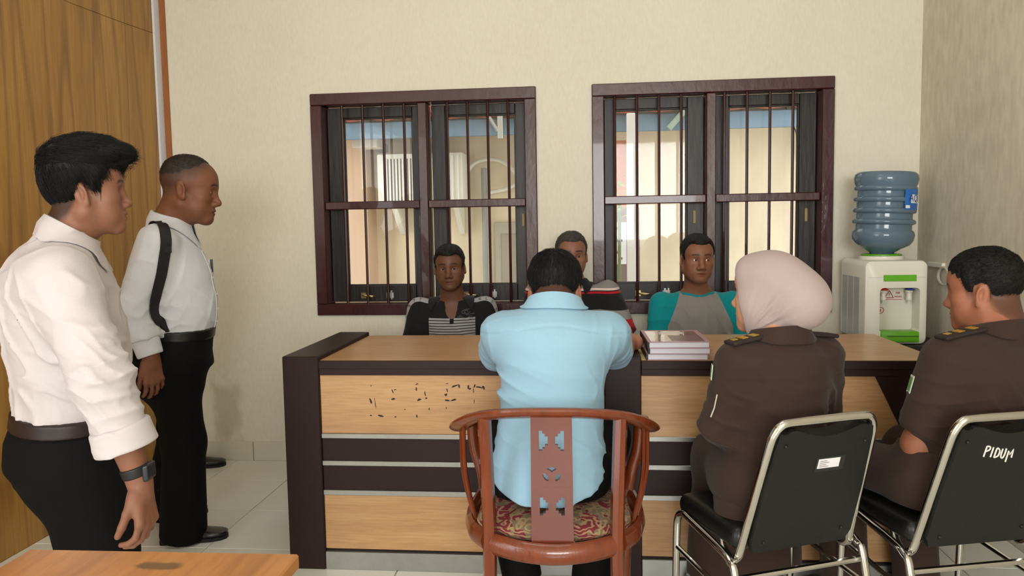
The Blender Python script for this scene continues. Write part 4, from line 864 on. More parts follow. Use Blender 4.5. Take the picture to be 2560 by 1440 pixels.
s = Sdf(); s.ell((0, .0, .425), (.245, .235, .045), 0); s.add('i', f_plane((0, 0, .40), (0, 0, -1)), k=.01); s.add('i', f_rbox((0, .0, .42), (.225, .205, .1), .09), k=.01); sdf_obj('seat_cushion', s, .009, brocade(), wc, (0, 0, 0))
# stools behind the desk
M_stool = mat('grey_stool_plastic', (92, 92, 96), .5)
def stool(x, y, label):
    t = thing('stool', (x, y, 0), 0, label, 'stool', 'stools behind the desk'); lathe('seat', [(0, .40), (.13, .40), (.145, .41), (.145, .425), (.135, .43), (0, .43)], M_stool, t, 24)
    for k in range(4):
        a = math.pi/4+k*math.pi/2; tubeobj('leg', [(.11*math.cos(a), .11*math.sin(a), .405), (.15*math.cos(a), .15*math.sin(a), 0)], .013, M_stool, t, 8)
# ================================================================ people
def v3(p): return np.array((p[0], p[1], p[2]), float)
def AT(px, py, Y): return v3(at(px, py, Y))
UP = A3(0, 0, 1)
M_eye = mat('eye_white', (206, 196, 186), .2); M_iris = mat('dark_brown_iris', (34, 20, 14), .15)
def eye_mesh(r=.0125):
    v = []; f = []; n = 14; rings = 10
    for i in range(rings+1):
        a = math.pi*i/rings
        for k in range(n): b = 2*math.pi*k/n; v.append((r*math.sin(a)*math.cos(b), r*math.cos(a), r*math.sin(a)*math.sin(b)))
    for i in range(rings):
        for k in range(n): f.append((i*n+k, i*n+(k+1) % n, (i+1)*n+(k+1) % n, (i+1)*n+k))
    me = meshpy('eye', v, f, True); me.materials.append(M_eye); me.materials.append(M_iris)
    for i, p in enumerate(me.polygons): p.material_index = 1 if i < 2*n else 0
    return me
EYE = eye_mesh()
def f_sleeve(a, b, ra, rb):
    c = f_cone(a, b, ra, rb); pl = f_plane(b, np.asarray(b, float)-np.asarray(a, float)); return lambda P: smax(c(P), pl(P), .006)
def sleeve(S_, a, b, ra, rb, k=.03):
    a = np.asarray(a, float); b = np.asarray(b, float); S_.add('u', f_sleeve(a, b, ra, rb), (a+b)/2, np.linalg.norm(b-a)/2+max(ra, rb), k)
def folds(seed, amp, freq, direction, warp=1.2):
    n = sine_noise(seed, freq*.35, 6); d = nrm(direction)*freq
    def fn(P):
        a = n(P); m = np.clip(.5+.6*np.sin(P@(d[[1, 2, 0]]*.23)+a*1.7), 0, 1); r = 1-np.abs(np.sin(P@d+warp*a)); return -amp*m*(r*r-.35)
    return fn
def crease(seed, amp, freq, stretch=(1, 1, 1), power=2.5):
    n = sine_noise(seed, freq, 5, stretch); w = sine_noise(seed+50, freq*.3, 4); mk = sine_noise(seed+90, freq*.25, 4)
    def fn(P): a = n(P+.006*w(P)[:, None]); return -amp*np.clip(.55+.5*mk(P), 0, 1)*((1-np.minimum(np.abs(a), 1))**power-.2)
    return fn
def near(fn, c, r):      # folds concentrated around a joint
    c = np.asarray(c, float); return lambda P: fn(P)*np.exp(-((P-c)**2).sum(1)/(r*r))
TORSO = [(-.14, 0, .0, .150, .112), (0, 0, 0, .168, .122), (.2, 0, .004, .160, .116), (.4, 0, .008, .156, .112), (.6, 0, .010, .168, .118), (.78, 0, .004, .180, .116), (.9, 0, -.004, .162, .098), (.98, 0, -.006, .105, .074), (1.05, 0, 0, .064, .062)]
def stations(L, T=TORSO, da=0, db=0, sx=1, sy=1): return [(t*L, ox, oy, a*sx+da, b*sy+db) for t, ox, oy, a, b in T]
class Fig:
    def __init__(s, label, base, cat='person'):
        s.base = np.array(base, float); s.t = thing('person', base, 0, label, cat); s.body = Sdf()
    def head(s, O, M, sc, p, sk, neck, nr=.055, hair=None, hairm=None, hh=.0045, gaze=None, strands=None):
        s.O, s.M, s.sc, s.p, s.sk = np.asarray(O, float), M, sc, p, sk
        b = s.body; nb_ = np.asarray(neck, float); top = s.O+(A3(0, -.024, -.045)*sc)@M; mid = s.O+(A3(0, -.012, -.072)*sc)@M
        b.cone(top, nb_, nr*sc, nr*sc*1.04, .03); b.cone(mid, nb_*.75+top*.25, nr*.78*sc, nr*.9*sc, .03)
        b.add('u', put(head_fn(p), s.O, M, sc), s.O, .145*sc, .03)
        s.gaze = gaze; s.str = strands
        if hair is not None:
            hs = Sdf(); hs.add('u', put(hair_fn(hair), s.O, M, sc), s.O+(A3(0, 0, .03)*sc)@M, .155*sc, 0); s.hair = (hs, hairm, hh)
        else: s.hair = None
    def torso(s, pel, neck, right, T=TORSO, da=-.014, sx=1, sy=1):
        L = np.linalg.norm(neck-pel); s.body.loft(pel, neck-pel, right, stations(L, T, da, da, sx, sy), .04)
    def arm(s, sh, el, wr, r=(.047, .040, .036, .026), k=.03): s.body.cone(sh, el, r[0], r[1], k); s.body.cone(el, el+(wr-el)*.35, r[1], r[1]*1.0, .02); s.body.cone(el+(wr-el)*.3, wr, r[2]*1.08, r[3], .02)
    def leg(s, hip, kn, an, toe, r=(.074, .052, .046, .034)):
        s.body.cone(hip, kn, r[0], r[1], .04); s.body.cone(kn, an, r[2], r[3], .03); toe = np.asarray(toe, float); toe = an*.35+toe*.65; toe[2] = .04; s.body.cone(an+A3(0, 0, -.025), toe, .026, .016, .02)
    def finish(s, h=.0045, skinname='a', cols=None, hf=.0030, hands=()):
        p, M, O, sc, sk = s.p, s.M, s.O, s.sc, s.sk
        def col(V):
            L = ((V-O)@M.T)/sc; C = head_colors(L, sk, p); far = (np.linalg.norm(L, axis=1) > .17); C[far] = np.array(lin(sk))
            if cols: cols(V, C)
            return C
        s.bo = sdf_obj('body', s.body, h, skin_mat(skinname), s.t, s.base, col, fine=[(O+(A3(0, .03, -.005)*sc)@M, .105*sc, hf)]+[(np.asarray(q), .09, .0034) for q in hands])
        g = s.gaze
        if g is not False:
            for sx in (-1, 1):
                c = O+(A3(sx*.031*p.get('width', 1), .0752, .0092)*sc)@M; e = obj('eye', EYE, None, s.bo, c-s.base); fw = M[1] if g is None else nrm(g)
                e.rotation_mode = 'QUATERNION'; e.rotation_quaternion = Vector((0, 1, 0)).rotation_difference(Vector(fw)); e.scale = (sc,)*3
        if s.hair:
            hs, hm, hh = s.hair; s.ho = sdf_obj('hair', hs, hh, hm, s.t, s.base)
            if s.str: s.strands(hs, hm, *s.str)
        return s
    def strands(s, hs, m, n, length, comb, lift=.35, r=.0007, segs=3, seed=1):
        # combed hair strands lying on the hair volume, one mesh
        rg = np.random.RandomState(seed); V = np.array([v.co[:] for v in s.ho.data.vertices])+s.base; out = put(head_fn(s.p), s.O, s.M, s.sc)(V) > .0008; ql = ((V-s.O)@s.M.T)/s.sc; out &= ~((ql[:, 1] > .05) & (ql[:, 2] < .078)); V = V[out]; P = V[rg.randint(len(V), size=n)]; rows = [P]; L = length*rg.uniform(.6, 1.3, n)[:, None]; ji = rg.normal(size=(n, 3))*.2
        def grad(P):
            e = .002; T = np.array([[1, -1, -1], [-1, -1, 1], [-1, 1, -1], [1, 1, 1]], float); G = sum(hs.ev(P+t*e)[:, None]*t for t in T); return G/(np.linalg.norm(G, axis=1)[:, None]+1e-9)
        for k in range(segs):
            N = grad(P); q = ((P-s.O)@s.M.T)/s.sc; d = comb(q)@s.M+ji; d = d-N*(d*N).sum(1)[:, None]; d /= np.linalg.norm(d, axis=1)[:, None]+1e-9; P = P+(d+N*lift*(1 if k == 0 else .25))*L/segs; rows.append(P)
        rows = np.stack(rows, 1); B = np.cross(rows[:, 1]-rows[:, 0], grad(rows[:, 0])); B /= np.linalg.norm(B, axis=1)[:, None]+1e-9; Nn = grad(rows[:, 0]); vs = []; F = []; m_ = segs+1
        for k in range(m_):
            rr = r*(1-.75*k/segs); vs += [rows[:, k]+B*rr, rows[:, k]-B*rr*.6+Nn*rr, rows[:, k]-B*rr*.6-Nn*rr]
        VV = np.stack(vs, 1).reshape(-1, 3); base = (np.arange(n)*m_*3)[:, None]
        for k in range(segs):
            for a in range(3): F.append(base+np.array([[k*3+a, k*3+(a+1) % 3, k*3+3+(a+1) % 3, k*3+3+a]]))
        o = obj('hair_strands', np_mesh('hair_strands', VV-s.base, np.concatenate(F)), m, s.ho); o['kind'] = 'stuff'
    def cloth(s, name, sdf, h, m, parent=None, col=None, post=None): return sdf_obj(name, sdf, h, m, parent or s.t, s.base, col, post=post)
def collar(f, parent, C, U, F, rx, ry, m, hgt=.034, fall=.05, opening=50, tip=.03, flare=.02, th=.0018, drop=0, on=None):
    # stand-and-fall shirt collar round a neck: C centre, U neck axis, F front
    U = nrm(U); F = nrm(np.asarray(F, float)-U*(np.asarray(F, float)@U)); R = np.cross(F, U); n = 40; v = []; fa = []
    pr = [(.006, -.055), (.0, -.01), (.0, hgt*.55), (.003, hgt), (.009, hgt*.96), (.009+flare*.55, hgt-fall*.5), (.009+flare, hgt-fall)]
    for i in range(n+1):
        t = i/n; a = math.radians(opening/2+(360-opening)*t); fr = max(0, math.cos(a)) if False else (abs(t-.5)*2)
        for j, (dr, dz) in enumerate(pr):
            ex = tip*max(0, (fr-.72)/.28)**1.5*max(0, (j-3)/3); sl = -drop*(.5+.5*math.cos(a))
            c = np.asarray(C)+R*math.sin(a)*(rx+dr)+F*math.cos(a)*(ry+dr)+U*(dz-ex+sl); v.append(c-f.base)
    m_ = len(pr)
    if on is not None:      # the fall of the collar lies on top of the garment
        V = np.array(v)+f.base; ids = np.array([k for k in range(len(V)) if k % m_ >= 4]); Q = V[ids]; d = on.ev(Q); low = d < .0045; Q[low] = hug(on, Q[low], .0045, 8); V[ids] = Q; ed_ = np.array([k for k in range(len(V)) if k % m_ == m_-1]); Q = V[ed_]; H = hug(on, Q, .006, 8); mv = H-Q; ml = np.linalg.norm(mv, axis=1)[:, None]; Q2 = Q+mv*np.minimum(1, .03/np.maximum(ml, 1e-6)); V[ed_] = Q2; V[ed_-1] = .5*V[ed_-1]+.5*(.5*V[ed_-2]+.5*Q2); Q = V[ed_-1]; low = on.ev(Q) < .005; Q[low] = hug(on, Q[low], .005, 8); V[ed_-1] = Q; v = list(V-f.base)
    for i in range(n):
        for j in range(m_-1): fa.append((i*m_+j, i*m_+j+1, (i+1)*m_+j+1, (i+1)*m_+j))
    W_ = np.array(v).reshape(n+1, m_, 3); du = np.gradient(W_, axis=0); dv = np.gradient(W_, axis=1); nn = np.cross(du, dv); nn /= np.linalg.norm(nn, axis=2)[..., None]+1e-9
    I_ = (W_-nn*th).reshape(-1, 3); W_ = (W_+nn*th).reshape(-1, 3)
    bm = bmesh.new(); va = [bm.verts.new(q) for q in W_]; vb = [bm.verts.new(q) for q in I_]
    for q in fa: bm.faces.new([va[k] for k in q]); bm.faces.new([vb[k] for k in q[::-1]])
    rim = [i*m_ for i in range(n+1)]+[n*m_+j for j in range(1, m_)]+[i*m_+m_-1 for i in range(n-1, -1, -1)]+[j for j in range(m_-2, 0, -1)]
    for i in range(len(rim)): a_, b_ = rim[i], rim[(i+1) % len(rim)]; bm.faces.new((va[a_], va[b_], vb[b_], vb[a_]))
    return obj('collar', bm_mesh('collar', bm, True), m, parent)
def ribbon(name, f, pts, wdir, w, m, parent, th=.0015):
    # flat strap following pts, width along wdir
    P = [np.asarray(p, float)-f.base for p in pts]; bm = bmesh.new(); rows = []
    for i, p in enumerate(P):
        t = nrm(P[min(i+1, len(P)-1)]-P[max(i-1, 0)]); wd = wdir[i] if isinstance(wdir, list) else wdir; wd = np.asarray(wd, float); wd = nrm(wd-t*(wd@t)); nn = np.cross(t, wd)
        rows.append([bm.verts.new(p+wd*w/2*a+nn*th*b) for a, b in ((-1, -1), (1, -1), (1, 1), (-1, 1))])
    for a, b in zip(rows, rows[1:]):
        for k in range(4): bm.faces.new((a[k], a[(k+1) % 4], b[(k+1) % 4], b[k]))
    bm.faces.new(rows[0][::-1]); bm.faces.new(rows[-1])
    return obj(name, bm_mesh(name, bm, True), m, parent)
def hug(sdf, pts, off=.002, it=6):
    # pull points onto a surface
    V = np.array(pts, float)
    for _ in range(it):
        e = .003; T = np.array([[1, -1, -1], [-1, -1, 1], [-1, 1, -1], [1, 1, 1]], float); G = np.zeros_like(V); d = np.zeros(len(V))
        for t in T: q = sdf.ev(V+t*e); G += q[:, None]*t; d += q/4
        G /= 4*e; V = V-G*((d-off)/np.maximum((G*G).sum(1), .1)).clip(-.05, .05)[:, None]
    return V
def shoes(f, spots, m=None):
    for (p, rz) in spots:
        o = obj('shoe', shoe_mesh(name='shoe'), m or M_leather, f.t); o.location = v3(p)-f.base; o.rotation_euler = (0, 0, rz); q = obj('sole', sole_mesh(), M_sole, o)
def rz_of(F): return math.atan2(-F[0], F[1])
M_trs = mat('black_trouser_cloth', (9, 9, 10), .85, bump=.15, bscale=300, spec=.2); M_belt = mat('dark_brown_leather_belt', (38, 26, 26), .45)
def cloth_mat(name, c, rough=.8, bump=.25, bs=420, var=.03, attr=None): return mat(name, c, rough, bump=bump, bscale=bs, var=var, vscale=6, sheen=.08, spec=.25, attr=attr)
M_white_s = cloth_mat('white_shirt_cotton', (198, 190, 190)); M_white2 = cloth_mat('bright_white_shirt_cotton', (208, 210, 217))
M_hair = mat('black_hair', (13, 11, 11), .6, bump=.5, bscale=170, stretch=(1, 1, .35), var=.3, vscale=60, spec=.4)
M_hairb = mat('soft_black_hair', (20, 17, 16), .55, bump=.9, bscale=260, var=.3, vscale=90, spec=.35)
M_hairg = mat('greying_hair', (58, 54, 50), .6, bump=.9, bscale=260, var=.35, vscale=120)
M_hairs = mat('black_hair_strand', (22, 19, 18), .42, spec=.5); M_hairbr = mat('cropped_brown_black_hair', (44, 35, 31), .6, bump=.6, bscale=300, var=.2, vscale=90)
sgn_ = lambda q: np.sign(q[:, :1])
comb_fwd = lambda q: np.concatenate([.25*np.sign(q[:, :1]), np.ones((len(q), 1)), -.35*np.ones((len(q), 1))], 1)
comb_down = lambda q: np.concatenate([.1*np.sign(q[:, :1]), .25*np.ones((len(q), 1)), -np.ones((len(q), 1))], 1)
comb_quiff = lambda q: np.where(q[:, 2:] > .085, np.concatenate([.3*np.sin(q[:, :1]*40), np.ones((len(q), 1)), -.1*np.ones((len(q), 1))], 1), np.concatenate([0*q[:, :1], .55*np.ones((len(q), 1)), -np.ones((len(q), 1))], 1))
dbg = []
def ln(*p): dbg.append([round(float(np.linalg.norm(np.asarray(p[i+1])-np.asarray(p[i]))), 3) for i in range(len(p)-1)])
# ---- young man in white shirt, near left --------------------------------
def man_near():
    Y = 2.08; base = atz(200, 1372, 0); F = nrm(A3(.83, .56, 0)); R = np.cross(F, UP)
    ear = AT(211, 486, Y-.06); M = frame_from(-55, 2, 0); sc = 1.01; O = ear-R*.078*sc
    pel = AT(190, 1090, Y+.02); neck = AT(170, 592, Y); neck = neck+(O-neck)@R*R*.8; pel = pel-R*.0
    f = Fig('young man in white shirt with rolled sleeves standing nearest the camera', (float(pel[0]), float(pel[1]), 0))
    p = dict(fat=.006, nose=1.02, lip=1.18, jaw=1.05, chin=.95); sk = (134, 90, 70)
    def quiff(P, Q, d):      # long swept top over faded sides
        t = f_ell((.0, .020, .118), (.074, .096, .052))(P); t2 = f_ell((.0, .082, .104), (.052, .042, .030))(P); t3 = f_ell((0, -.045, .096), (.068, .060, .052))(P)
        h = smin(smin(t, t2, .03), t3, .03); w1 = sine_noise(21, 70, 8, (1.6, .5, 1)); w2 = sine_noise(22, 190, 8, (1.6, .35, 1)); h = h+.0045*w1(P)+.002*w2(P); return smin(d, h, .018)
    hl = [-.085, -.080, -.060, -.022, .030, .036, .012, .020, .046, .058, .068, .074, .076]
    f.head(O, M, sc, dict(p, hl=hl, scalp=((34, 26, 22), .85)), sk, neck, .060, dict(thick=.008, top=.016, hl=hl, extra=quiff, noise=.0008, fade=.05), M_hair, .0035, gaze=False, strands=(9000, .045, comb_quiff, .22, .00065, 4))
    T = [(-.16, 0, -.02, .175, .145), (0, 0, -.02, .182, .148), (.13, 0, -.012, .176, .142), (.3, 0, -.004, .182, .152), (.5, 0, -.012, .196, .158), (.68, 0, -.024, .206, .154), (.82, 0, -.030, .204, .138), (.92, 0, -.026, .160, .108), (.985, 0, -.010, .102, .080), (1.03, 0, 0, .072, .068)]
    f.torso(pel, neck, R, T)
    sh = neck+R*.185-UP*.095-F*.02; el = AT(254, 945, Y-.235); wr = AT(350, 1208, Y-.21); shl = neck-R*.185-UP*.075; ell_ = shl+A3(-.02, .0, -.29); wrl = ell_+A3(.0, .0, -.24)
    ln(sh, el, wr); ln(pel, neck, O)
    f.arm(sh, el, wr, (.050, .044, .043, .029)); f.arm(shl, ell_, wrl, (.05, .044, .042, .028)); hd = nrm(AT(374, 1335, Y-.235)-wr)
    hand(f.body, wr+hd*.01, hd, nrm(-R*.55-F*.75), 1, (30, 38, 28), 1.5, 1.08, (22, 22)); hand(f.body, wrl, nrm(wrl-ell_), R, -1)
    hips = [pel+R*.09-UP*.06, pel-R*.09-UP*.06]; kn = [hips[0]+F*.045-UP*.40, hips[1]+F*.03-UP*.40]; an = [A3(kn[0][0]-F[0]*.05, kn[0][1]-F[1]*.05, .09), A3(kn[1][0]-F[0]*.04, kn[1][1]-F[1]*.04, .09)]
    for h_, k_, a_ in zip(hips, kn, an): f.leg(h_, k_, a_, A3(*(a_[:2]+F[:2]*.15), .03))
    f.finish(.0075, 'warm_brown', hf=.0028, hands=[wr+hd*.09])
    # shirt
    s = Sdf(); L = np.linalg.norm(neck-pel); s.loft(pel, neck-pel, R, [q for q in stations(L, T)][1:], .04)
    cuffc = el+(wr-el)*.56
    for a, e, cu in ((sh, el, cuffc), (shl, ell_, ell_+(wrl-ell_)*.45)):
        s.cone(a+A3(0, 0, -.01), e, .076, .074, .09); sleeve(s, e, cu, .074, .066, .03)
    s.disp(folds(1, .0065, 34, (.3, .4, 1))); s.disp(near(folds(2, .014, 60, (.5, .2, 1), .8), (sh+pel)/2+R*.0, .16)); s.disp(near(folds(3, .014, 72, nrm(el-sh), .9), el, .13)); s.disp(near(folds(31, .010, 60, (.8, .3, .9), .8), cuffc*.6+el*.4, .10)); s.disp(near(folds(4, .009, 55, (.8, .3, .6)), pel+UP*.14, .16)); s.disp(crease(12, .010, 52, (1, 1, .6))); s.disp(near(crease(13, .011, 75, (.8, .8, 1.3)), (el+cuffc)/2, .2)); s.disp(near(crease(14, .011, 60, (.5, .5, 1.2)), pel+UP*.18, .22))
    sh_o = f.cloth('shirt', s, .0056, M_white_s)
    # rolled cuff
    c = Sdf(); ax = nrm(cuffc-el); c.add('u', f_sleeve(cuffc-ax*.045, cuffc+ax*.03, .074, .080), cuffc, .12, 0); c.add('s', f_cone(cuffc+ax*.03, cuffc+ax*.12, .050, .050), cuffc+ax*.07, .1, .01); c.add('i', f_plane(cuffc-ax*.035, -ax), k=.008); c.disp(folds(9, .005, 55, (.2, .1, 1)))
    f.cloth('cuff', c, .004, M_white_s, sh_o)
    Un = nrm(O-neck); collar(f, sh_o, neck-UP*.012-F*.002, nrm(UP*.8+F*.5), F, .074, .075, M_white_s, .040, .066, 40, .045, .020, on=s)
    t = Sdf(); t.loft(pel, neck-pel, R, [(-.1*L, 0, -.022, .190, .162), (0, 0, -.020, .192, .158), (.10*L, 0, -.012, .186, .152), (.2*L, 0, -.006, .184, .150)], .04)
    wz = pel+UP*.055
    t.cut(wz, nrm(neck-pel), .004); t.ell(pel-F*.045-UP*.07+R*.05, (.115, .115, .14), .06); t.ell(pel-F*.04-UP*.07-R*.05, (.115, .115, .13), .06)
    for h_, k_, a_ in zip(hips, kn, an): t.cone(h_+UP*.02+F*.012, k_+F*.012, .122, .102, .06); sleeve(t, k_+F*.012, a_-UP*.03, .102, .09, .04)
    t.ops.append(t.ops.pop(1)); t.disp(folds(11, .005, 24, (.6, .3, 1)))
    tr = f.cloth('trousers', t, .007, M_trs)
    b = Sdf(); b.loft(pel, neck-pel, R, [(.085*L, 0, -.013, .1905, .1565), (.1*L, 0, -.012, .190, .156), (.155*L, 0, -.01, .188, .153)], 0); f.cloth('belt', b, .005, M_belt, tr)
    shoes(f, [(A3(an[0][0], an[0][1], 0)-F*.06, rz_of(F)), (A3(an[1][0], an[1][1], 0)-F*.06, rz_of(F))])
    # wrist watch
    w = Sdf(); wax = nrm(wr-el); wc = wr-wax*.035; w.add('u', f_sleeve(wc-wax*.02, wc+wax*.014, .037, .036), wc, .06, 0); w.add('i', f_plane(wc-wax*.014, -wax), k=.003); wo = f.cloth('watch', w, .003, mat('black_watch_strap', (22, 23, 28), .5))
    o_ = nrm(R*.5+F*.8); cs = Sdf(); cs.rbox(wc+o_*.036, (.022, .022, .009), .006, 0, np.stack([nrm(np.cross(o_, wax)), wax, o_])); f.cloth('watch_case', cs, .0025, mat('watch_case_black', (30, 34, 42), .25, spec=.7), wo)
    return f
# ---- older man with shoulder strap, rear left -----------------------------
def man_strap():
    ft = atz(480, 1372, 0); Y = float(ft[1])+.0; F = nrm(A3(.92, .30, 0)); R = np.cross(F, UP)
    M = frame_from(-71, -9, 0); sc = 1.07; ear = AT(459, 477, Y-.08); O = ear-M[0]*.080*sc
    neck = AT(428, 560, Y); pel = AT(440, 880, Y)
    f = Fig('man with shaved head in white shirt and black shoulder strap by the back wall', (float(pel[0]), float(pel[1]), 0))
    p = dict(nose=1.12, lip=1.12, brow=1.12, jaw=1.02, stubble=.2, fat=.001); sk = (120, 76, 54)
    hl = [-.030, -.026, -.010, .010, .040, .050, .050, .055, .075, .092, .106, .112, .114]
    f.head(O, M, sc, dict(p, hl=hl, scalp=((46, 36, 31), .72), sfade=.035), sk, neck, .060, dict(thick=.001, top=.006, hl=[.05, .05, .058, .066, .074, .080, .088, .098, .108, .114, .118, .124, .126], noise=.0004, fade=.06, edge=.001), M_hairbr, .004, strands=(2500, .007, comb_fwd, .5, .0005, 2))
    T = [(-.16, 0, 0, .155, .120), (0, 0, 0, .158, .122), (.14, 0, .012, .156, .126), (.32, 0, .022, .164, .138), (.5, 0, .016, .172, .135), (.68, 0, .004, .178, .128), (.82, 0, -.008, .172, .112), (.92, 0, -.010, .145, .090), (.985, 0, -.004, .095, .072), (1.03, 0, 0, .066, .064)]
    f.torso(pel, neck, R, T)
    sh = neck+R*.175-UP*.07-F*.02; el = AT(337, 775, Y-.2); wr = AT(378, 893, Y-.2); shl = neck-R*.17-UP*.075; ell_ = shl+A3(-.05, .0, -.27); wrl = ell_+A3(-.02, .0, -.22); ln(sh, el, wr); ln(pel, neck, O)
    f.arm(sh, el, wr, (.046, .040, .038, .027)); f.arm(shl, ell_, wrl); hd = nrm(AT(392, 990, Y-.2)-wr); hand(f.body, wr+hd*.005, hd, nrm(-R*.75-F*.5), 1, (20, 28, 20), 2, 1.0, (20, 12)); hand(f.body, wrl, nrm(wrl-ell_), R, -1)
    hips = [pel+R*.082-UP*.05, pel-R*.082-UP*.05]; an = [A3(*v3(atz(452, 1352, .0))[:2], .08), A3(*(v3(atz(410, 1290, .0))[:2]), .08)]; kn = [(hips[0]+an[0])/2+F*.03+UP*.02, (hips[1]+an[1])/2+F*.03+UP*.02]
    for h_, k_, a_ in zip(hips, kn, an): f.leg(h_, k_, a_, A3(*(a_[:2]+F[:2]*.15), .03), (.07, .05, .045, .033))
    f.finish(.0075, 'brown', hands=[wr+hd*.09])
    L = np.linalg.norm(neck-pel); s = Sdf(); s.loft(pel, neck-pel, R, stations(L, T)[1:], .04)
    cu = wr-nrm(wr-el)*.012
    s.cone(sh, el, .070, .060, .05); sleeve(s, el, cu-nrm(wr-el)*.055, .060, .054, .03); s.cone(shl, ell_, .068, .058, .05); sleeve(s, ell_, wrl, .058, .045, .03)
    s.disp(folds(41, .004, 28, (.3, .2, 1))); s.disp(near(folds(42, .012, 55, nrm(el-sh), .9), el, .12)); s.disp(near(folds(43, .008, 50, (.6, .1, .8)), pel+UP*.16+F*.1, .16)); s.disp(near(folds(44, .008, 50, (.9, .1, .5)), sh-UP*.12+F*.1, .12))
    s.disp(crease(15, .006, 45, (1, 1, .6))); s.disp(near(crease(16, .007, 70, (.7, .7, 1.3)), el, .2)); so = f.cloth('shirt', s, .005, M_white2)
    c = Sdf(); ax = nrm(wr-el); c.add('u', f_sleeve(cu-ax*.065, cu+ax*.006, .050, .046), cu, .1, 0); c.add('i', f_plane(cu-ax*.06, -ax), k=.006); c.add('s', f_cone(cu, cu+ax*.1, .034, .034), cu+ax*.05, .09, .005); f.cloth('cuff', c, .004, M_white2, so)
    Un = nrm(O-neck); collar(f, so, neck+UP*.0, nrm(Un*.5+UP*.5), F, .070, .072, M_white2, .036, .066, 44, .05, .024, on=s)
    # chest pocket with pen and front placket
    q = hug(s, [pel+F*.2-R*.07+UP*.33])[0]; pk = ribbon('pocket', f, [q+UP*.05, q, q-UP*.06], R, .09, M_white2, so, .0015)
    q2 = hug(s, [pel+F*.2-R*.05+UP*.365])[0]; ribbon('pen', f, [q2+UP*.022+F*.004, q2-UP*.03+F*.004], R, .008, mat('black_pen', (14, 14, 16), .4), so, .004)
    zz = np.linspace(.06, .44, 12); pp = hug(s, [pel+F*.2+UP*z for z in zz], .001); ribbon('placket', f, list(pp), R, .03, M_white2, so, .0012)
    for z in pp[1::2]: lathe('button', [(0, 0), (.005, 0), (.005, .002), (0, .002)], mat('pearl_button', (214, 212, 206), .3), so, 8, tuple(z+F*.002-f.base)).rotation_euler = (math.pi/2, 0, rz_of(F)+math.pi)
    t = Sdf(); t.loft(pel, neck-pel, R, [(-.1*L, 0, 0, .165, .135), (0, 0, 0, .166, .132), (.12*L, 0, .012, .161, .131), (.2*L, 0, .016, .161, .132)], .04); t.ell(pel-F*.04-UP*.07, (.15, .15, .13), .06)
    for h_, k_, a_ in zip(hips, kn, an): t.cone(h_+UP*.02, k_, .098, .080, .06); sleeve(t, k_, a_-UP*.055+F*.012, .080, .094, .04)
    t.cut(pel+UP*.063+F*.01, nrm(neck-pel), .004); t.disp(folds(46, .003, 22, (.6, .2, 1))); tr = f.cloth('trousers', t, .0075, M_trs)
    b = Sdf(); b.loft(pel, neck-pel, R, [(.115*L, 0, .0115, .1645, .135), (.14*L, 0, .013, .1635, .135), (.19*L, 0, .016, .1635, .136)], 0); f.cloth('belt', b, .005, mat('black_leather_belt', (18, 17, 18), .4), tr)
    shoes(f, [(A3(an[0][0], an[0][1], 0)-F*.075, rz_of(F)), (A3(an[1][0], an[1][1], 0)-F*.075, rz_of(F))])
    # shoulder bag: strap over the right shoulder, small bag behind the hip
    bg_ = thing('shoulder_bag', tuple(f.base[:2])+(float(pel[2])-.1,), 0, 'black shoulder bag with strap worn by the man with shaved head', 'bag'); g = Fig.__new__(Fig); g.base = np.array(bg_.location); g.t = bg_
    path = [AT(362, 556, Y-.1)+A3(0, .10, 0), AT(378, 546, Y-.12), AT(402, 552, Y-.17), AT(420, 580, Y-.22), AT(428, 610, Y-.24), AT(427, 650, Y-.25), AT(416, 690, Y-.24), AT(398, 740, Y-.22), AT(385, 790, Y-.20), AT(376, 830, Y-.16), AT(362, 880, Y-.10)]
    pth = smooth_path([tuple(q) for q in path], 4); s0 = Sdf(); s0.ops = [o for o in s.ops if o[0] != 'd']; pth = list(hug(s0, [v3(q) for q in pth], .007)); M_strap = mat('black_nylon_strap', (24, 21, 26), .6, bump=.3, bscale=400)
    wd = [np.cross(nrm(pth[min(i+1, len(pth)-1)]-pth[max(i-1, 0)]), nrm(hug_n(s0, q))) for i, q in enumerate(pth)]
    ribbon('strap', g, pth, wd, .040, M_strap, bg_, .002)
    q = pth[18]; box('strap_buckle', -.022, .022, -.004, .004, -.012, .012, M_strap, bg_, .002, loc=tuple(q-g.base))
    bc = pel-R*.0-F*.21-UP*.06; bb_ = Sdf(); bb_.rbox(bc, (.12, .045, .10), .03, 0, np.stack([R, F, UP])); sdf_obj('bag_body', bb_, .008, M_strap, bg_, g.base)
    return f
def hug_n(sdf, q):
    e = .003; T = np.array([[1, -1, -1], [-1, -1, 1], [-1, 1, -1], [1, 1, 1]], float); return sum(float(sdf.ev(np.array([q+t*e]))[0])*t for t in T)
f_near = man_near(); f_strap = man_strap()
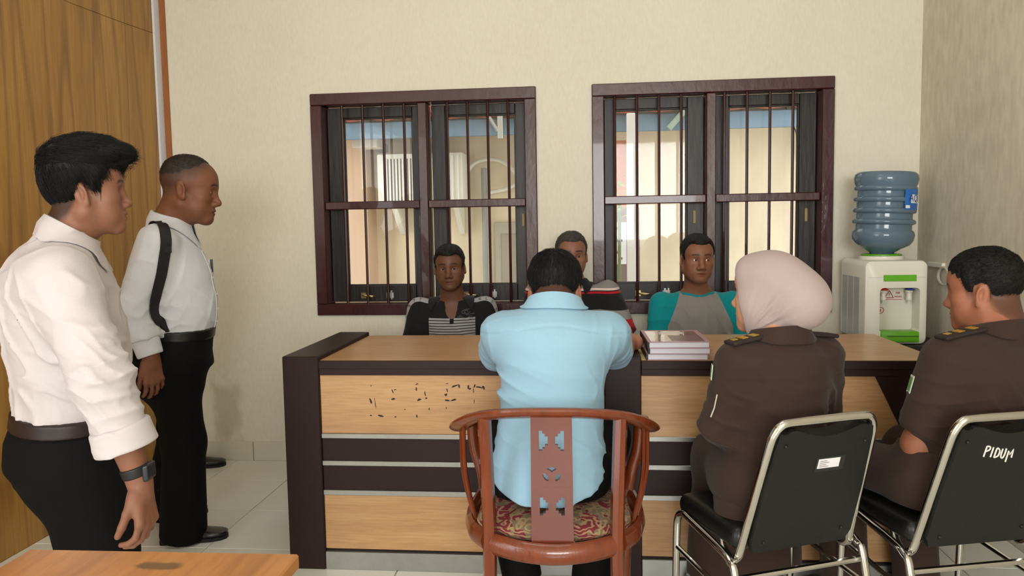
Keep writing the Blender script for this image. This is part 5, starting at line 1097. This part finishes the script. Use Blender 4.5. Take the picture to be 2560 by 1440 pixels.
# ---- seated figures behind the desk --------------------------------------
def tc_attr(org, U, R):
    # stores garment coordinates (across, around front, along) for printed patterns
    F = np.cross(U, R)
    def post(me, V): q = V-org; set_col(me, 'gc', np.stack([q@R, q@F, q@U], 1))
    return post
def pattern_mat(name, build, rough=.85):
    m = bpy.data.materials.new(name); m.use_nodes = True; n = m.node_tree.nodes; L = m.node_tree.links; b = n['Principled BSDF']; a = n.new('ShaderNodeAttribute'); a.attribute_name = 'gc'; sp = n.new('ShaderNodeSeparateXYZ'); L.new(a.outputs['Vector'], sp.inputs[0])
    def op(o, x, y=0., z=0.):
        q = n.new('ShaderNodeMath'); q.operation = o
        for i, v in enumerate((x, y, z)):
            if isinstance(v, (int, float)): q.inputs[i].default_value = v
            else: L.new(v, q.inputs[i])
        return q.outputs[0]
    def mix(f, A, B):
        q = n.new('ShaderNodeMix'); q.data_type = 'RGBA'; L.new(f, q.inputs['Factor'])
        for k, v in (('A', A), ('B', B)):
            if isinstance(v, tuple): q.inputs[k].default_value = (*lin(v), 1)
            else: L.new(v, q.inputs[k])
        return q.outputs['Result']
    L.new(build(sp.outputs[0], sp.outputs[1], sp.outputs[2], op, mix), b.inputs['Base Color']); b.inputs['Roughness'].default_value = rough; b.inputs['Specular IOR Level'].default_value = .2; b.inputs['Sheen Weight'].default_value = .08
    tc = n.new('ShaderNodeTexCoord'); no = n.new('ShaderNodeTexNoise'); no.inputs['Scale'].default_value = 420; L.new(tc.outputs['Object'], no.inputs[0]); bp = n.new('ShaderNodeBump'); bp.inputs['Strength'].default_value = .25; bp.inputs['Distance'].default_value = .003; L.new(no.outputs[0], bp.inputs['Height']); L.new(bp.outputs[0], b.inputs['Normal'])
    return m
def band(op, v, a, b): return op('MULTIPLY', op('GREATER_THAN', v, a), op('LESS_THAN', v, b))
def seated_back(label, px, pyear, pyneck, Y, sc, yaw, pitch, roll, p, sk, hair, hairm, T, cfg, tyaw=180, lean=.0, gaze=None, skn='dark', hcol=None):
    M = frame_from(yaw, pitch, roll); O = AT(px, pyear, Y-.03); ty = math.radians(tyaw); F = A3(-math.sin(ty), math.cos(ty), 0); R = np.cross(F, UP)
    neck = AT(cfg.get('nx', px), pyneck, Y+.02); pel = A3(neck[0]+cfg.get('px', 0), neck[1]+.03, .545); f = Fig(label, (float(pel[0]), float(pel[1]), 0))
    f.head(O, M, sc, hcol or p, sk, neck, .056, hair, hairm, .0045, gaze, strands=(2200, .009, comb_fwd, .4, .0006, 2)); f.torso(pel, neck, R, T)
    hips = [pel+R*.085-UP*.02, pel-R*.085-UP*.02]; kn = [h+F*.30-UP*.02+s*R*.03 for h, s in zip(hips, (1, -1))]; an = [A3(k[0], k[1]+.04, .08) for k in kn]
    arms = []
    for s, key in ((1, 'r'), (-1, 'l')):
        sh = neck+s*R*cfg.get('sw', .165)-UP*cfg.get('sd', .075); el = cfg.get(key+'e'); el = sh+s*R*.045-UP*.26+F*.04 if el is None else el; wr = cfg.get(key+'w'); wr = kn[0 if s > 0 else 1]+UP*.075-F*.10-s*R*.02 if wr is None else wr; arms.append((sh, el, wr)); f.arm(sh, el, wr, (.044, .039, .036, .025)); hand(f.body, wr, nrm(wr-el), nrm(-UP), s); ln(sh, el, wr)
    for h_, k_, a_ in zip(hips, kn, an): f.leg(h_, k_, a_, A3(a_[0]+F[0]*.15, a_[1]+F[1]*.15, .03), (.07, .052, .045, .033))
    L = np.linalg.norm(neck-pel); s = Sdf(); s.loft(pel, neck-pel, R, stations(L, T)[1:-1]+([] if cfg.get('low') else [stations(L, T)[-1]]), .04)
    for (sh, el, wr), key in zip(arms, 'rl'):
        e2 = sh+(el-sh)*cfg.get('sl', .8) if cfg.get('short', 1) else el
        if cfg.get('short', 1): sleeve(s, sh, e2, .064, .062, .05)
        else: s.cone(sh, el, .062, .054, .05); sleeve(s, el, wr-nrm(wr-el)*.03, .054, .040, .03)
    if cfg.get('vneck'): vn = neck+F*.08-UP*.012; s.ell(vn, (.036, .06, .082), .006, np.stack([R, F, nrm(UP+F*.35)]), 's')
    if cfg.get('crew'): s.ell(neck+F*.03+UP*.012, (.066, .085, .04), .008, np.stack([R, F, nrm(UP+F*.1)]), 's')
    s.disp(folds(cfg['seed'], .0045, 34, (.5, .2, 1))); s.disp(near(folds(cfg['seed']+1, .008, 50, (.7, .2, .7)), pel+UP*.2+F*.1, .18))
    s.disp(crease(cfg['seed']+3, .004, 48, (1, 1, .7)))
    f.finish(.009, skn)
    t = Sdf(); t.ell(pel-UP*.02, (.17, .15, .09), .05)
    for h_, k_, a_ in zip(hips, kn, an): t.cone(h_, k_, .095, .075, .05); sleeve(t, k_, a_-UP*.02, .075, .065, .04)
    t.cut(pel+UP*.09, UP); f.cloth('trousers', t, .012, cfg.get('trs', M_trs)); shoes(f, [(A3(a_[0], a_[1], 0)-F*.06, rz_of(F)) for a_ in an]); stool(float(pel[0]), float(pel[1]), cfg['stool'])
    return f, s, dict(pel=pel, neck=neck, R=R, F=F, L=L, U=nrm(neck-pel), arms=arms)
def print_on(f, sdf, parent, name, polys_mesh, origin, right, up, m, push):
    # lays flat lettering onto a garment surface
    V = np.array([v.co[:] for v in polys_mesh.data.vertices]); W_ = origin+V[:, :1]*right+V[:, 1:2]*up; W_ = hug(sdf, W_, .0025, 8)-f.base
    for v, q in zip(polys_mesh.data.vertices, W_): v.co = q
    polys_mesh.location = (0, 0, 0); polys_mesh.rotation_euler = (0, 0, 0)
# man in black polo
TS = [(-.14, 0, 0, .150, .115), (0, 0, 0, .160, .12), (.2, 0, .01, .158, .118), (.4, 0, .012, .160, .116), (.6, 0, .010, .168, .114), (.78, 0, .0, .172, .106), (.9, 0, -.006, .145, .086), (.97, 0, -.006, .095, .068), (1.03, 0, 0, .062, .060)]
Ys = 3.82
def polo_mat(x, y, z, op, mix):
    ax = op('ABSOLUTE', x); line = op('GREATER_THAN', op('FRACT', op('MULTIPLY', z, 74)), .28)
    chest = op('MULTIPLY', op('LESS_THAN', z, .300), op('MULTIPLY', op('LESS_THAN', ax, .116), op('GREATER_THAN', y, 0))); slot = op('MULTIPLY', band(op, x, -.010, .010), op('GREATER_THAN', z, .272)); chest = op('MULTIPLY', chest, op('SUBTRACT', 1, slot))
    c = mix(op('MULTIPLY', chest, line), (24, 23, 26), (150, 148, 150)); tp_ = op('MULTIPLY', band(op, y, .004, .046), op('GREATER_THAN', ax, .07)); tp_ = op('MULTIPLY', tp_, op('MAXIMUM', op('GREATER_THAN', z, .36), op('GREATER_THAN', ax, .19))); c = mix(tp_, c, (158, 157, 160)); return c
skC = (102, 67, 47)
fC, sC, gC = seated_back('man in black polo with striped chest seated behind the desk', 1125, 672, 742, Ys, .905, 184, -4, 2, dict(jaw=.98, nose=1.05, lip=1.08, stubble=.25), skC, dict(thick=.007, top=.010, noise=.0008, hl=[-.06, -.06, -.05, -.02, .035, .036, .004, .012, .056, .070, .080, .084, .086], fade=.02, recede=.010), M_hairb, TS,
    dict(seed=61, vneck=1, sw=.165, sd=.062, sl=.75, stool='grey stool behind the desk under the man in black polo', nx=1130, low=1), 186, gaze=v3(CP)-AT(1125, 672, Ys), skn='dark_brown', hcol=dict(jaw=.98, nose=1.05, lip=1.08, stubble=.25, scalp=((26, 20, 18), .8), hl=[-.06, -.06, -.05, -.02, .035, .036, .004, .012, .056, .070, .080, .084, .086]))
soC = fC.cloth('shirt', sC, .005, pattern_mat('black_polo_with_striped_chest', polo_mat), post=tc_attr(gC['pel'], gC['U'], gC['R']))
M_blackk = cloth_mat('black_knit', (26, 25, 27)); collar(fC, soC, gC['neck']-UP*.022+gC['F']*.0, nrm(UP+gC['F']*.1), gC['F'], .066, .066, M_blackk, .024, .044, 120, .03, .022, on=sC)
M_tape = cloth_mat('grey_sleeve_tape', (150, 149, 152)); M_ink = mat('dark_print_ink', (44, 42, 46), .7)
for sgn, (sh, el, wr) in zip((1, -1), gC['arms']):
    side = gC['R']*sgn; st_ = gC['neck']+side*.075-UP*.01; pts = smooth_path([tuple(q) for q in (st_+UP*.02, sh-side*.03+UP*.075, sh+side*.035+UP*.06, sh+side*.075-UP*.01, sh*.55+el*.45+side*.08, sh*.28+el*.72+side*.08)], 5); pts = list(hug(sC, [v3(q)+gC['F']*.035 for q in pts], .0015))
    pts = list(hug(sC, [q+gC['F']*.012 for q in pts], .001))
    # block letters R L S 7 7 along the tape
    gl = {'R': [[(0, 0), (0, 1), (.6, 1), (.6, .5), (0, .5)], [(.2, .5), (.6, 0)]], 'L': [[(0, 1), (0, 0), (.6, 0)]], 'S': [[(.6, 1), (0, 1), (0, .55), (.6, .5), (.6, 0), (0, 0)]], '7': [[(0, 1), (.6, 1), (.2, 0)]]}
    i0 = 5
    for ch_ in ('RLS77' if sgn < 0 else '77SLR'):
        a, b = pts[i0], pts[min(i0+2, len(pts)-1)]; t_ = nrm(b-a)*.015*(-sgn); a = a if sgn < 0 else b; u_ = -gC['F']*.020
        bm = bmesh.new()
        for g in gl[ch_]: tube(bm, [tuple(q-fC.base) for q in hug(sC, [a+t_*x-u_*.5+u_*y for x, y in g], .004)], .0011, 4)
        obj('tape_letter', bm_mesh('tape_letter', bm), M_ink, soC); i0 += 3
em = bmesh.new(); ec = gC['pel']+gC['U']*.318-gC['R']*.075+gC['F']*.14; R_c = gC['R']
for pts in ([(.016*math.cos(a*.5), .014*math.sin(a*.5)+.03) for a in range(2, 13)], [(.007*math.cos(a*.6), .008*math.sin(a*.6)+.03) for a in range(9)], [(-.035, .004), (.035, .008)], [(-.042, -.006), (.03, -.003)], [(-.03, -.016), (.038, -.014)], [(-.02, -.024), (.036, -.023)]):
    tube(em, [tuple(q-fC.base) for q in hug(sC, [ec-R_c*x+UP*y for x, y in pts], .002)], .0014, 4)
obj('chest_emblem', bm_mesh('chest_emblem', em), mat('grey_emblem_print', (96, 96, 98), .7), soC)
sh2 = Sdf(); sh2.loft(gC['pel'], gC['U'], gC['R'], [(.15, 0, .0, .12, .09), (.25, 0, .0, .12, .098), (gC['L']-.10, 0, 0, .115, .092), (gC['L']-.075, 0, -.002, .10, .084)], 0); fC.cloth('undershirt', sh2, .006, cloth_mat('charcoal_undershirt', (44, 43, 46)))
# older man in striped polo
def stripe_mat(x, y, z, op, mix):
    bk, gy, rd, wh = (26, 25, 27), (128, 124, 122), (164, 22, 38), (206, 190, 180)
    c = mix(band(op, z, .430, .475), bk, gy); c = mix(band(op, z, .420, .430), c, wh); c = mix(band(op, z, .475, .64), c, rd); c = mix(band(op, z, .405, .415), c, rd); c = mix(band(op, z, .29, .33), c, gy); c = mix(band(op, z, .22, .29), c, rd); c = mix(band(op, z, .14, .22), c, gy); return c
skD = (130, 88, 68)
fD, sD, gD = seated_back('grey-haired man in striped red and black polo, half hidden by blue shirt', 1428, 642, 704, Ys+.02, .92, 188, -3, 0, dict(nose=1.1, fat=.002), skD, dict(thick=.006, top=.010, noise=.001, hl=[-.06, -.06, -.05, -.02, .035, .036, .004, .012, .056, .074, .086, .092, .094], recede=.01), M_hairg, TS,
    dict(seed=71, sw=.175, sd=.058, short=1, sl=.82, stool='grey stool behind the desk under the man in striped polo', le=AT(1572, 858, Ys-.1), nx=1430, low=1), 182, skn='mid_brown')
soD = fD.cloth('shirt', sD, .005, pattern_mat('striped_polo_knit', stripe_mat), post=tc_attr(gD['pel'], gD['U'], gD['R'])); collar(fD, soD, gD['neck']-UP*.008, UP, gD['F'], .064, .066, M_blackk, .024, .05, 80, .03, .022, on=sD)
# man in raglan shirt
def raglan_mat(x, y, z, op, mix):
    ax = op('ABSOLUTE', x); edge = op('ADD', op('MULTIPLY', op('SUBTRACT', .47, z), .42), .062); edge = op('MINIMUM', edge, .155); tl = op('GREATER_THAN', ax, edge); c = mix(tl, (136, 132, 128), (6, 134, 140)); return c
skE = (130, 86, 64)
fE, sE, gE = seated_back('man in grey shirt with teal raglan sleeves seated behind the desk', 1742, 651, 724, Ys, .935, 187, -3, -1, dict(jaw=1.03, nose=1.15, lip=1.0, brow=1.1, fat=.002, stubble=.12), skE, dict(thick=.006, top=.011, noise=.0012, hl=[-.06, -.06, -.05, -.02, .035, .036, .006, .016, .056, .076, .088, .094, .096], recede=.012), M_hairb, TS,
    dict(seed=81, crew=1, sw=.172, sd=.07, short=0, stool='grey stool behind the desk under the man with teal sleeves', re=AT(1642, 850, Ys-.03), le=AT(1868, 838, Ys-.06), nx=1742, low=1), 183, gaze=A3(.55, -.8, -.05), skn='mid_brown2')
soE = fE.cloth('shirt', sE, .005, pattern_mat('grey_and_teal_raglan', raglan_mat), post=tc_attr(gE['pel'], gE['U'], gE['R']))
bm = bmesh.new(); ring = [gE['neck']+gE['R']*.076*math.cos(a*.2618)+gE['F']*(.03+.07*math.sin(a*.2618))+UP*(.012-.022*math.sin(a*.2618)) for a in range(24)]; tube(bm, [tuple(q-fE.base) for q in hug(sE, ring, .0)], 0, 8, True, flat=(.008, .004)); obj('neckband', bm_mesh('neckband', bm, True), cloth_mat('teal_knit', (6, 134, 140)), soE)
# ---- figures in front of the desk -----------------------------------------
M_brown = cloth_mat('dark_brown_uniform_cloth', (54, 38, 32), .8, .2, 500, .04); M_gold = mat('gold_rank_bar', (206, 168, 70), .35, .6); M_bluec = cloth_mat('light_blue_cotton', (144, 180, 202), .8, .2, 500, .025)
def man_blue():
    F = nrm(A3(.02, 1, 0)); R = np.cross(F, UP); neck = AT(1386, 768, 2.40); pel = A3(-.125, 2.30, .555)
    f = Fig('man in light blue shirt seen from behind, leaning on the desk', (-.125, 2.30, 0)); M = frame_from(-3, -24, 0); sc = .98; O = AT(1386, 732, 2.475); sk = (164, 108, 86)
    hl = [-.105, -.098, -.075, -.030, .035, .036, -.004, .004, .05, .065, .075, .08, .082]
    f.head(O, M, sc, dict(fat=.004, hl=hl, scalp=((30, 24, 22), .8)), sk, neck, .062, dict(thick=.008, top=.015, hl=hl, noise=.001, fade=.03), M_hair, .004, gaze=False, strands=(4000, .022, comb_down, .3, .0007, 3))
    T = [(-.16, 0, -.012, .160, .135), (0, 0, -.012, .166, .140), (.2, 0, -.005, .164, .134), (.4, 0, .0, .162, .128), (.6, 0, -.008, .168, .126), (.76, 0, -.016, .178, .120), (.88, 0, -.016, .168, .10), (.96, 0, -.01, .112, .078), (1.02, 0, 0, .070, .066)]
    f.torso(pel, neck, R, T)
    arms = [(neck+R*.165-UP*.085+F*.02, AT(1536, 884, 2.63), A3(.16, 2.90, .842)), (neck-R*.165-UP*.085+F*.02, AT(1240, 888, 2.63), A3(-.26, 2.90, .842))]
    for (a, e, w_), s_ in zip(arms, (1, -1)): f.arm(a, e, w_, (.050, .043, .04, .028)); hand(f.body, w_, nrm(A3(-s_*.6, .8, 0)), A3(0, 0, -1), s_, (6, 10, 8)); ln(a, e, w_)
    hips = [pel+R*.09-UP*.02, pel-R*.09-UP*.02]; kn = [A3(.06, 2.635, .545), A3(-.335, 2.635, .545)]; an = [A3(.0, 2.56, .085), A3(-.235, 2.56, .085)]
    for h_, k_, a_ in zip(hips, kn, an): f.leg(h_, k_, a_, a_+A3(0, .10, -.05)); ln(h_, k_, a_)
    f.finish(.0085, 'warm_brown2', hf=.004)
    L = np.linalg.norm(neck-pel); s = Sdf(); s.loft(pel, neck-pel, R, [(-.22*L, 0, -.02, .182, .160), (-.1*L, 0, -.02, .182, .158), (.0, 0, -.016, .180, .152)]+stations(L, T)[2:], .04)
    for a, e, w_ in arms: sleeve(s, a, a+(e-a)*.94, .070, .064, .08)
    hz = pel[2]-.075
    s.add('i', lambda P: (hz+1.9*((P[:, 0]-pel[0]))**2+.10*np.clip((P[:, 1]-pel[1])/.14+.4, 0, 1)-P[:, 2])*.7, k=.004)
    s.disp(folds(91, .0035, 26, (.1, .1, 1))); s.disp(near(folds(92, .010, 52, (.55, .1, 1), .7), neck-R*.14-UP*.24-F*.05, .15)); s.disp(near(folds(93, .008, 46, (.35, .1, 1), .7), pel-R*.12+UP*.10-F*.1, .17)); s.disp(near(folds(94, .008, 60, (1, .1, .15), .6), neck-R*.15-UP*.08, .08)); s.disp(near(folds(95, .008, 60, (1, .1, -.15), .6), neck+R*.15-UP*.07, .08))
    for (a, e, w_), sd in zip(arms, (96, 97)): s.disp(near(folds(sd, .008, 60, nrm(e-a), .8), (a+e)/2+UP*-.02, .1))
    s.disp(crease(98, .0028, 44, (1, 1, .8)))
    # yoke seam
    zy = neck[2]-.06; s.disp(lambda P: .0028*np.exp(-((P[:, 2]-zy-.018*np.cos((P[:, 0]-neck[0])*14))/.0035)**2)*(P[:, 1] < neck[1]))
    so = f.cloth('shirt', s, .0045, M_bluec); Un = nrm(O-neck); collar(f, so, neck-UP*.012-F*.004, nrm(UP*.9+F*.42), F, .076, .074, M_bluec, .036, .05, 50, .03, .013, on=s)
    t = Sdf(); t.loft(pel, UP, R, [(-.07, 0, 0, .165, .14), (0, 0, -.005, .166, .135), (.08, 0, 0, .158, .13)], .04); t.ell(pel-F*.02-UP*.03, (.17, .12, .075), .05)
    for h_, k_, a_ in zip(hips, kn, an): t.cone(h_+UP*.005, k_, .088, .072, .05); sleeve(t, k_, a_-UP*.02, .074, .068, .04)
    t.cut(pel+UP*.10, UP); t.cut((0, 0, .466), (0, -.0, -1)) if False else None
    f.cloth('trousers', t, .008, M_trs); shoes(f, [(A3(a_[0], a_[1]-.075, 0), 0) for a_ in an]); return f
def epaulette(f, parent, a, b, up, w_=.055, bars=True, m=None):
    a = np.asarray(a, float); b = np.asarray(b, float); d = nrm(b-a); up = nrm(np.asarray(up)-d*(np.asarray(up)@d)); sd = np.cross(d, up); L = np.linalg.norm(b-a); Rm = np.stack([d, sd, up])
    s = Sdf(); s.rbox((a+b)/2, (L/2, w_/2, .006), .005, 0, Rm); o = f.cloth('epaulette', s, .004, m or mat('black_brown_epaulette', (38, 28, 26), .7), parent)
    if bars:
        for t_ in (.18, .45, .78):
            bm = bmesh.new(); c = a+(b-a)*t_+up*.0065-f.base; h1, h2 = (.010, .014) if t_ > .2 else (.008, .008)
            vs = [bm.verts.new(c+d*x*h1+sd*y*h2+up*z) for z in (0, .002) for x, y in ((-1, -1), (1, -1), (1, 1), (-1, 1))]
            for q in ((4, 5, 6, 7), (0, 1, 5, 4), (1, 2, 6, 5), (2, 3, 7, 6), (3, 0, 4, 7)): bm.faces.new([vs[k] for k in q])
            obj('rank_bar', bm_mesh('rank_bar', bm), M_gold, o)
    return o
def woman():
    th = .42; F = A3(-math.sin(th), math.cos(th), 0); R = np.cross(F, UP); pel = A3(.548, 2.275, .535); neck = AT(1952, 838, 2.285); f = Fig('woman in pale pink headscarf and dark brown uniform on chrome chair', (.548, 2.275, 0))
    M = frame_from(55, -2, 0); sc = .97; O = AT(1922, 738, 2.325); sk = (196, 142, 112); f.head(O, M, sc, dict(fat=.008, nose=.92, lip=1.05, brow=.8, chin=.9, jaw=.95, browc=(50, 38, 34)), sk, neck, .05, None)
    T = [(-.14, 0, 0.02, .160, .11), (0, 0, .01, .168, .112), (.2, 0, .006, .156, .112), (.38, 0, .006, .148, .118), (.58, 0, .012, .158, .125), (.76, 0, -.004, .160, .112), (.88, 0, -.012, .146, .09), (.95, 0, -.008, .104, .07), (1.01, 0, 0, .066, .06)]
    f.torso(pel, neck, R, T); arms = []
    for s_ in (1, -1):
        a = neck+R*.148*s_-UP*.068; e = AT(1797, 1062, 2.27) if s_ < 0 else a+R*.06-UP*.24+F*.06; w_ = AT(1830, 1068, 2.47) if s_ < 0 else pel+F*.22+UP*.16+R*.10; arms.append((a, e, w_)); f.arm(a, e, w_, (.042, .036, .033, .023)); hand(f.body, w_, nrm(w_-e), -UP, s_, s=.9); ln(a, e, w_)
    hips = [pel+R*.085-UP*.015, pel-R*.085-UP*.015]; FL = nrm(A3(-.12, 1, 0)); kn = [h+FL*.34-UP*.01 for h in hips]; an = [A3(k[0]-F[0]*.04, k[1]-F[1]*.04, .08) for k in kn]
    for h_, k_, a_ in zip(hips, kn, an): f.leg(h_, k_, a_, A3(*(a_[:2]+F[:2]*.09), .03), (.07, .05, .042, .030))
    f.finish(.008, 'light_brown')
    L = np.linalg.norm(neck-pel); s = Sdf(); s.loft(pel, neck-pel, R, [(-.3*L, 0, .02, .186, .128), (-.14*L, 0, .015, .184, .126)]+stations(L, T)[1:], .04)
    for a, e, w_ in arms: s.cone(a, e, .062, .052, .05); sleeve(s, e, w_-nrm(w_-e)*.04, .054, .044, .03)
    s.disp(folds(101, .004, 30, (.5, .2, 1))); s.disp(near(folds(102, .011, 55, (.25, .3, 1), .7), pel+UP*.22-F*.08+R*.02, .14)); s.disp(near(folds(103, .010, 55, nrm(arms[1][1]-arms[1][0]), .8), arms[1][1], .12)); s.disp(near(folds(104, .010, 50, (.7, .2, .8)), neck+R*.14-UP*.2, .1))
    s.disp(crease(106, .005, 46, (.8, .8, 1))); zy = neck[2]-.115; s.disp(lambda P: .0022*np.exp(-((P[:, 2]-zy)/.0035)**2))
    jo = f.cloth('jacket', s, .005, M_brown); collar(f, jo, neck-UP*.014+F*.0, nrm(UP+F*.2), F, .072, .072, M_brown, .036, .045, 46, .03, .016, on=s)
    k = Sdf(); k.ell(pel-UP*.01+F*.02, (.18, .13, .105), .05)
    for h_, k_ in zip(hips, kn): k.cone(h_+UP*.005, k_, .098, .082, .07)
    kc = (kn[0]+kn[1])/2; k.loft(A3(kc[0], kc[1], .12)-F*.03, UP, R, [(0, 0, 0, .215, .115), (.2, 0, 0, .205, .11), (.36, 0, 0, .185, .095), (.42, 0, 0, .17, .085)], .06); k.disp(folds(105, .006, 30, (1, .3, .2))); k.cut(pel+UP*.08, UP); f.cloth('skirt', k, .007, M_brown)
    shoes(f, [(A3(a_[0], a_[1], 0)-F*.05, rz_of(F)) for a_ in an])
    sh = arms[1][0]; pts = hug(s, [neck-R*.075+UP*.0-F*.01, sh-R*.035+UP*.055-F*.01], .006); epaulette(f, jo, pts[1], pts[0], UP, .055)
    pts = hug(s, [neck+R*.075-F*.01, arms[0][0]+R*.03+UP*.055-F*.01], .006); epaulette(f, jo, pts[1], pts[0], UP, .055, False)
    q = hug(s, [sh-R*.06-UP*.03+F*.03], .002)[0]; n_ = nrm(hug_n(s, q)); u_ = nrm(UP-n_*(UP@n_)); w_ = np.cross(u_, n_)
    for nm, kx, m_ in (('sleeve_patch', 1., mat('white_patch_edge', (196, 204, 188), .6)), ('patch_centre', .72, mat('green_patch', (96, 140, 84), .6))):
        o = ribbon(nm, f, [q+u_*.022*kx+n_*(.0012 if kx < 1 else 0), q-u_*.022*kx+n_*(.0012 if kx < 1 else 0)], w_, .030*kx, m_, jo, .001)
    pp = hug(s, [sh-R*.07-UP*.09-F*.0, sh-R*.075-UP*.13+F*.01, sh-R*.08-UP*.16+F*.02], .002); ribbon('piping', f, list(pp), F, .0035, mat('white_piping', (206, 200, 186), .6), jo, .001)
    # headscarf
    h = Sdf(); lc = lambda *v: O+(A3(*v)*sc)@M
    def scarf(P):
        d = f_ell((0, -.004, .046), (.092, .106, .092))(P); d = smin(d, f_ell((0, .022, -.02), (.096, .078, .090))(P), .03); d = smin(d, f_ell((0, -.104, -.018), (.084, .080, .086))(P), .08); d = smin(d, f_cone((0, .035, -.085), (0, -.02, -.14), .058, .062)(P), .05); d = smin(d, f_ell((0, .052, .072), (.070, .040, .045))(P), .03)
        th_ = np.arctan2(P[:, 2]+.12, -(P[:, 1]-.055)); rr = np.sqrt((P[:, 2]+.12)**2+(P[:, 1]-.055)**2); n_ = sine_noise(77, 18, 5)(P); d = d-(.0052*np.clip(1-np.abs(np.sin(th_*12+n_*1.1)), 0, 1)**1.5+.002*np.sin(th_*41+n_*3))*np.clip((rr-.03)/.05, 0, 1)*np.exp(-(rr/.17)**4)*np.clip((1.45-th_)/.7, 0, 1)+.0012*sine_noise(78, 40, 6)(P)
        d = smax(d, -f_ell((0, .125, -.012), (.058, .075, .082))(P), .012); d = smax(d, P[:, 1]-.066-.022*np.clip(P[:, 2]/.1, -.6, 1), .008); return d
    h.add('u', put(scarf, O, M, sc), lc(0, -.04, -.01), .24, 0); f.cloth('headscarf', h, .0045, cloth_mat('pale_pink_headscarf', (170, 152, 148), .75, .12, 600, .02)); return f
def officer():
    th = .36; F = A3(-math.sin(th), math.cos(th), 0); R = np.cross(F, UP); pel = A3(1.065, 2.325, .535); neck = AT(2502, 832, 2.33); f = Fig('man in dark brown uniform with buzz cut at the right edge', (1.065, 2.325, 0))
    M = frame_from(50, -6, -2); sc = .985; O = AT(2447, 740, 2.33)+M[0]*.078*sc; sk = (152, 97, 72); hl = [-.092, -.086, -.064, -.024, .035, .036, -.004, .004, .050, .064, .076, .082, .084]
    f.head(O, M, sc, dict(fat=.006, nose=.95, lip=1.08, jaw=1.04, hl=hl, scalp=((46, 36, 32), .7), sfade=.02), sk, neck, .062, dict(thick=.0045, top=.011, hl=hl, noise=.0007, fade=.09), M_hairb, .004, strands=(5000, .009, comb_fwd, .45, .0006, 2))
    T = [(-.16, 0, 0.01, .160, .115), (0, 0, .008, .168, .118), (.2, 0, 0, .168, .120), (.4, 0, .004, .172, .126), (.6, 0, .0, .184, .132), (.76, 0, -.008, .192, .124), (.88, 0, -.012, .172, .10), (.96, 0, -.008, .112, .076), (1.02, 0, 0, .070, .066)]
    f.torso(pel, neck, R, T); arms = []
    for s_ in (1, -1):
        a = neck+R*.18*s_-UP*.075; e = AT(2302, 1112, 2.29) if s_ < 0 else a+R*.07-UP*.25-F*.02; w_ = AT(2330, 1085, 2.52) if s_ < 0 else pel+F*.12+UP*.12+R*.26; arms.append((a, e, w_)); f.arm(a, e, w_, (.052, .050, .046, .029)); hand(f.body, w_, nrm(w_-e), -UP, s_); ln(a, e, w_)
    hips = [pel+R*.09-UP*.01, pel-R*.09-UP*.01]; kn = [h+F*.33+R*.05*s_-UP*.0 for h, s_ in zip(hips, (1, -1))]; an = [A3(k[0]-F[0]*.05, k[1]-F[1]*.05, .085) for k in kn]
    for h_, k_, a_ in zip(hips, kn, an): f.leg(h_, k_, a_, A3(*(a_[:2]+F[:2]*.12), .03))
    f.finish(.0075, 'tan_brown', hf=.003)
    L = np.linalg.norm(neck-pel); s = Sdf(); s.loft(pel, neck-pel, R, [(-.12*L, 0, .01, .174, .124)]+stations(L, T)[1:], .04)
    for a, e, w_ in arms: sleeve(s, a, a+(e-a)*.82, .072, .074, .05)
    s.disp(folds(111, .004, 28, (.5, .2, 1))); s.disp(near(folds(112, .012, 50, (.8, .2, .8), .7), neck-UP*.26-F*.06-R*.08, .14)); s.disp(near(folds(113, .009, 50, nrm(arms[1][1]-arms[1][0])+A3(.3, 0, 0), .8), arms[1][0]*.5+arms[1][1]*.5, .13))
    s.disp(crease(116, .0045, 46)); so = f.cloth('shirt', s, .005, M_brown); collar(f, so, neck-UP*.008+F*.0, nrm(UP*.9+F*.25), F, .074, .074, M_brown, .036, .05, 46, .035, .016, on=s)
    sh = arms[1][0]; pts = hug(s, [neck-R*.085-F*.015, sh-R*.035+UP*.06-F*.01], .006); epaulette(f, so, pts[1], pts[0], UP, .055); pts = hug(s, [neck+R*.085-F*.015, arms[0][0]+R*.035+UP*.06-F*.01], .006); epaulette(f, so, pts[1], pts[0], UP, .055, False)
    q = hug(s, [sh-R*.07-UP*.07+F*.05], .002)[0]; n_ = nrm(hug_n(s, q)); u_ = nrm(UP-n_*(UP@n_)); w_ = np.cross(u_, n_); ribbon('sleeve_patch', f, [q+u_*.026, q-u_*.026], w_, .034, MATS['white_patch_edge'], so, .001); ribbon('patch_centre', f, [q+u_*.02+n_*.0012, q-u_*.02+n_*.0012], w_, .026, MATS['green_patch'], so, .001)
    t = Sdf(); t.loft(pel, UP, R, [(-.08, 0, 0.01, .17, .122), (0, 0, 0.01, .172, .12), (.09, 0, .005, .168, .120)], .04)
    for h_, k_, a_ in zip(hips, kn, an): t.cone(h_-UP*.005, k_-UP*.02, .080, .072, .05); sleeve(t, k_-UP*.02, a_-UP*.03, .076, .075, .04)
    t.disp(folds(115, .006, 30, (.6, .4, .6))); t.cut(pel+UP*.11, UP); f.cloth('trousers', t, .007, M_brown); shoes(f, [(A3(a_[0], a_[1], 0)-F*.06, rz_of(F)) for a_ in an]); return f
f_blue = man_blue(); f_woman = woman(); f_off = officer()
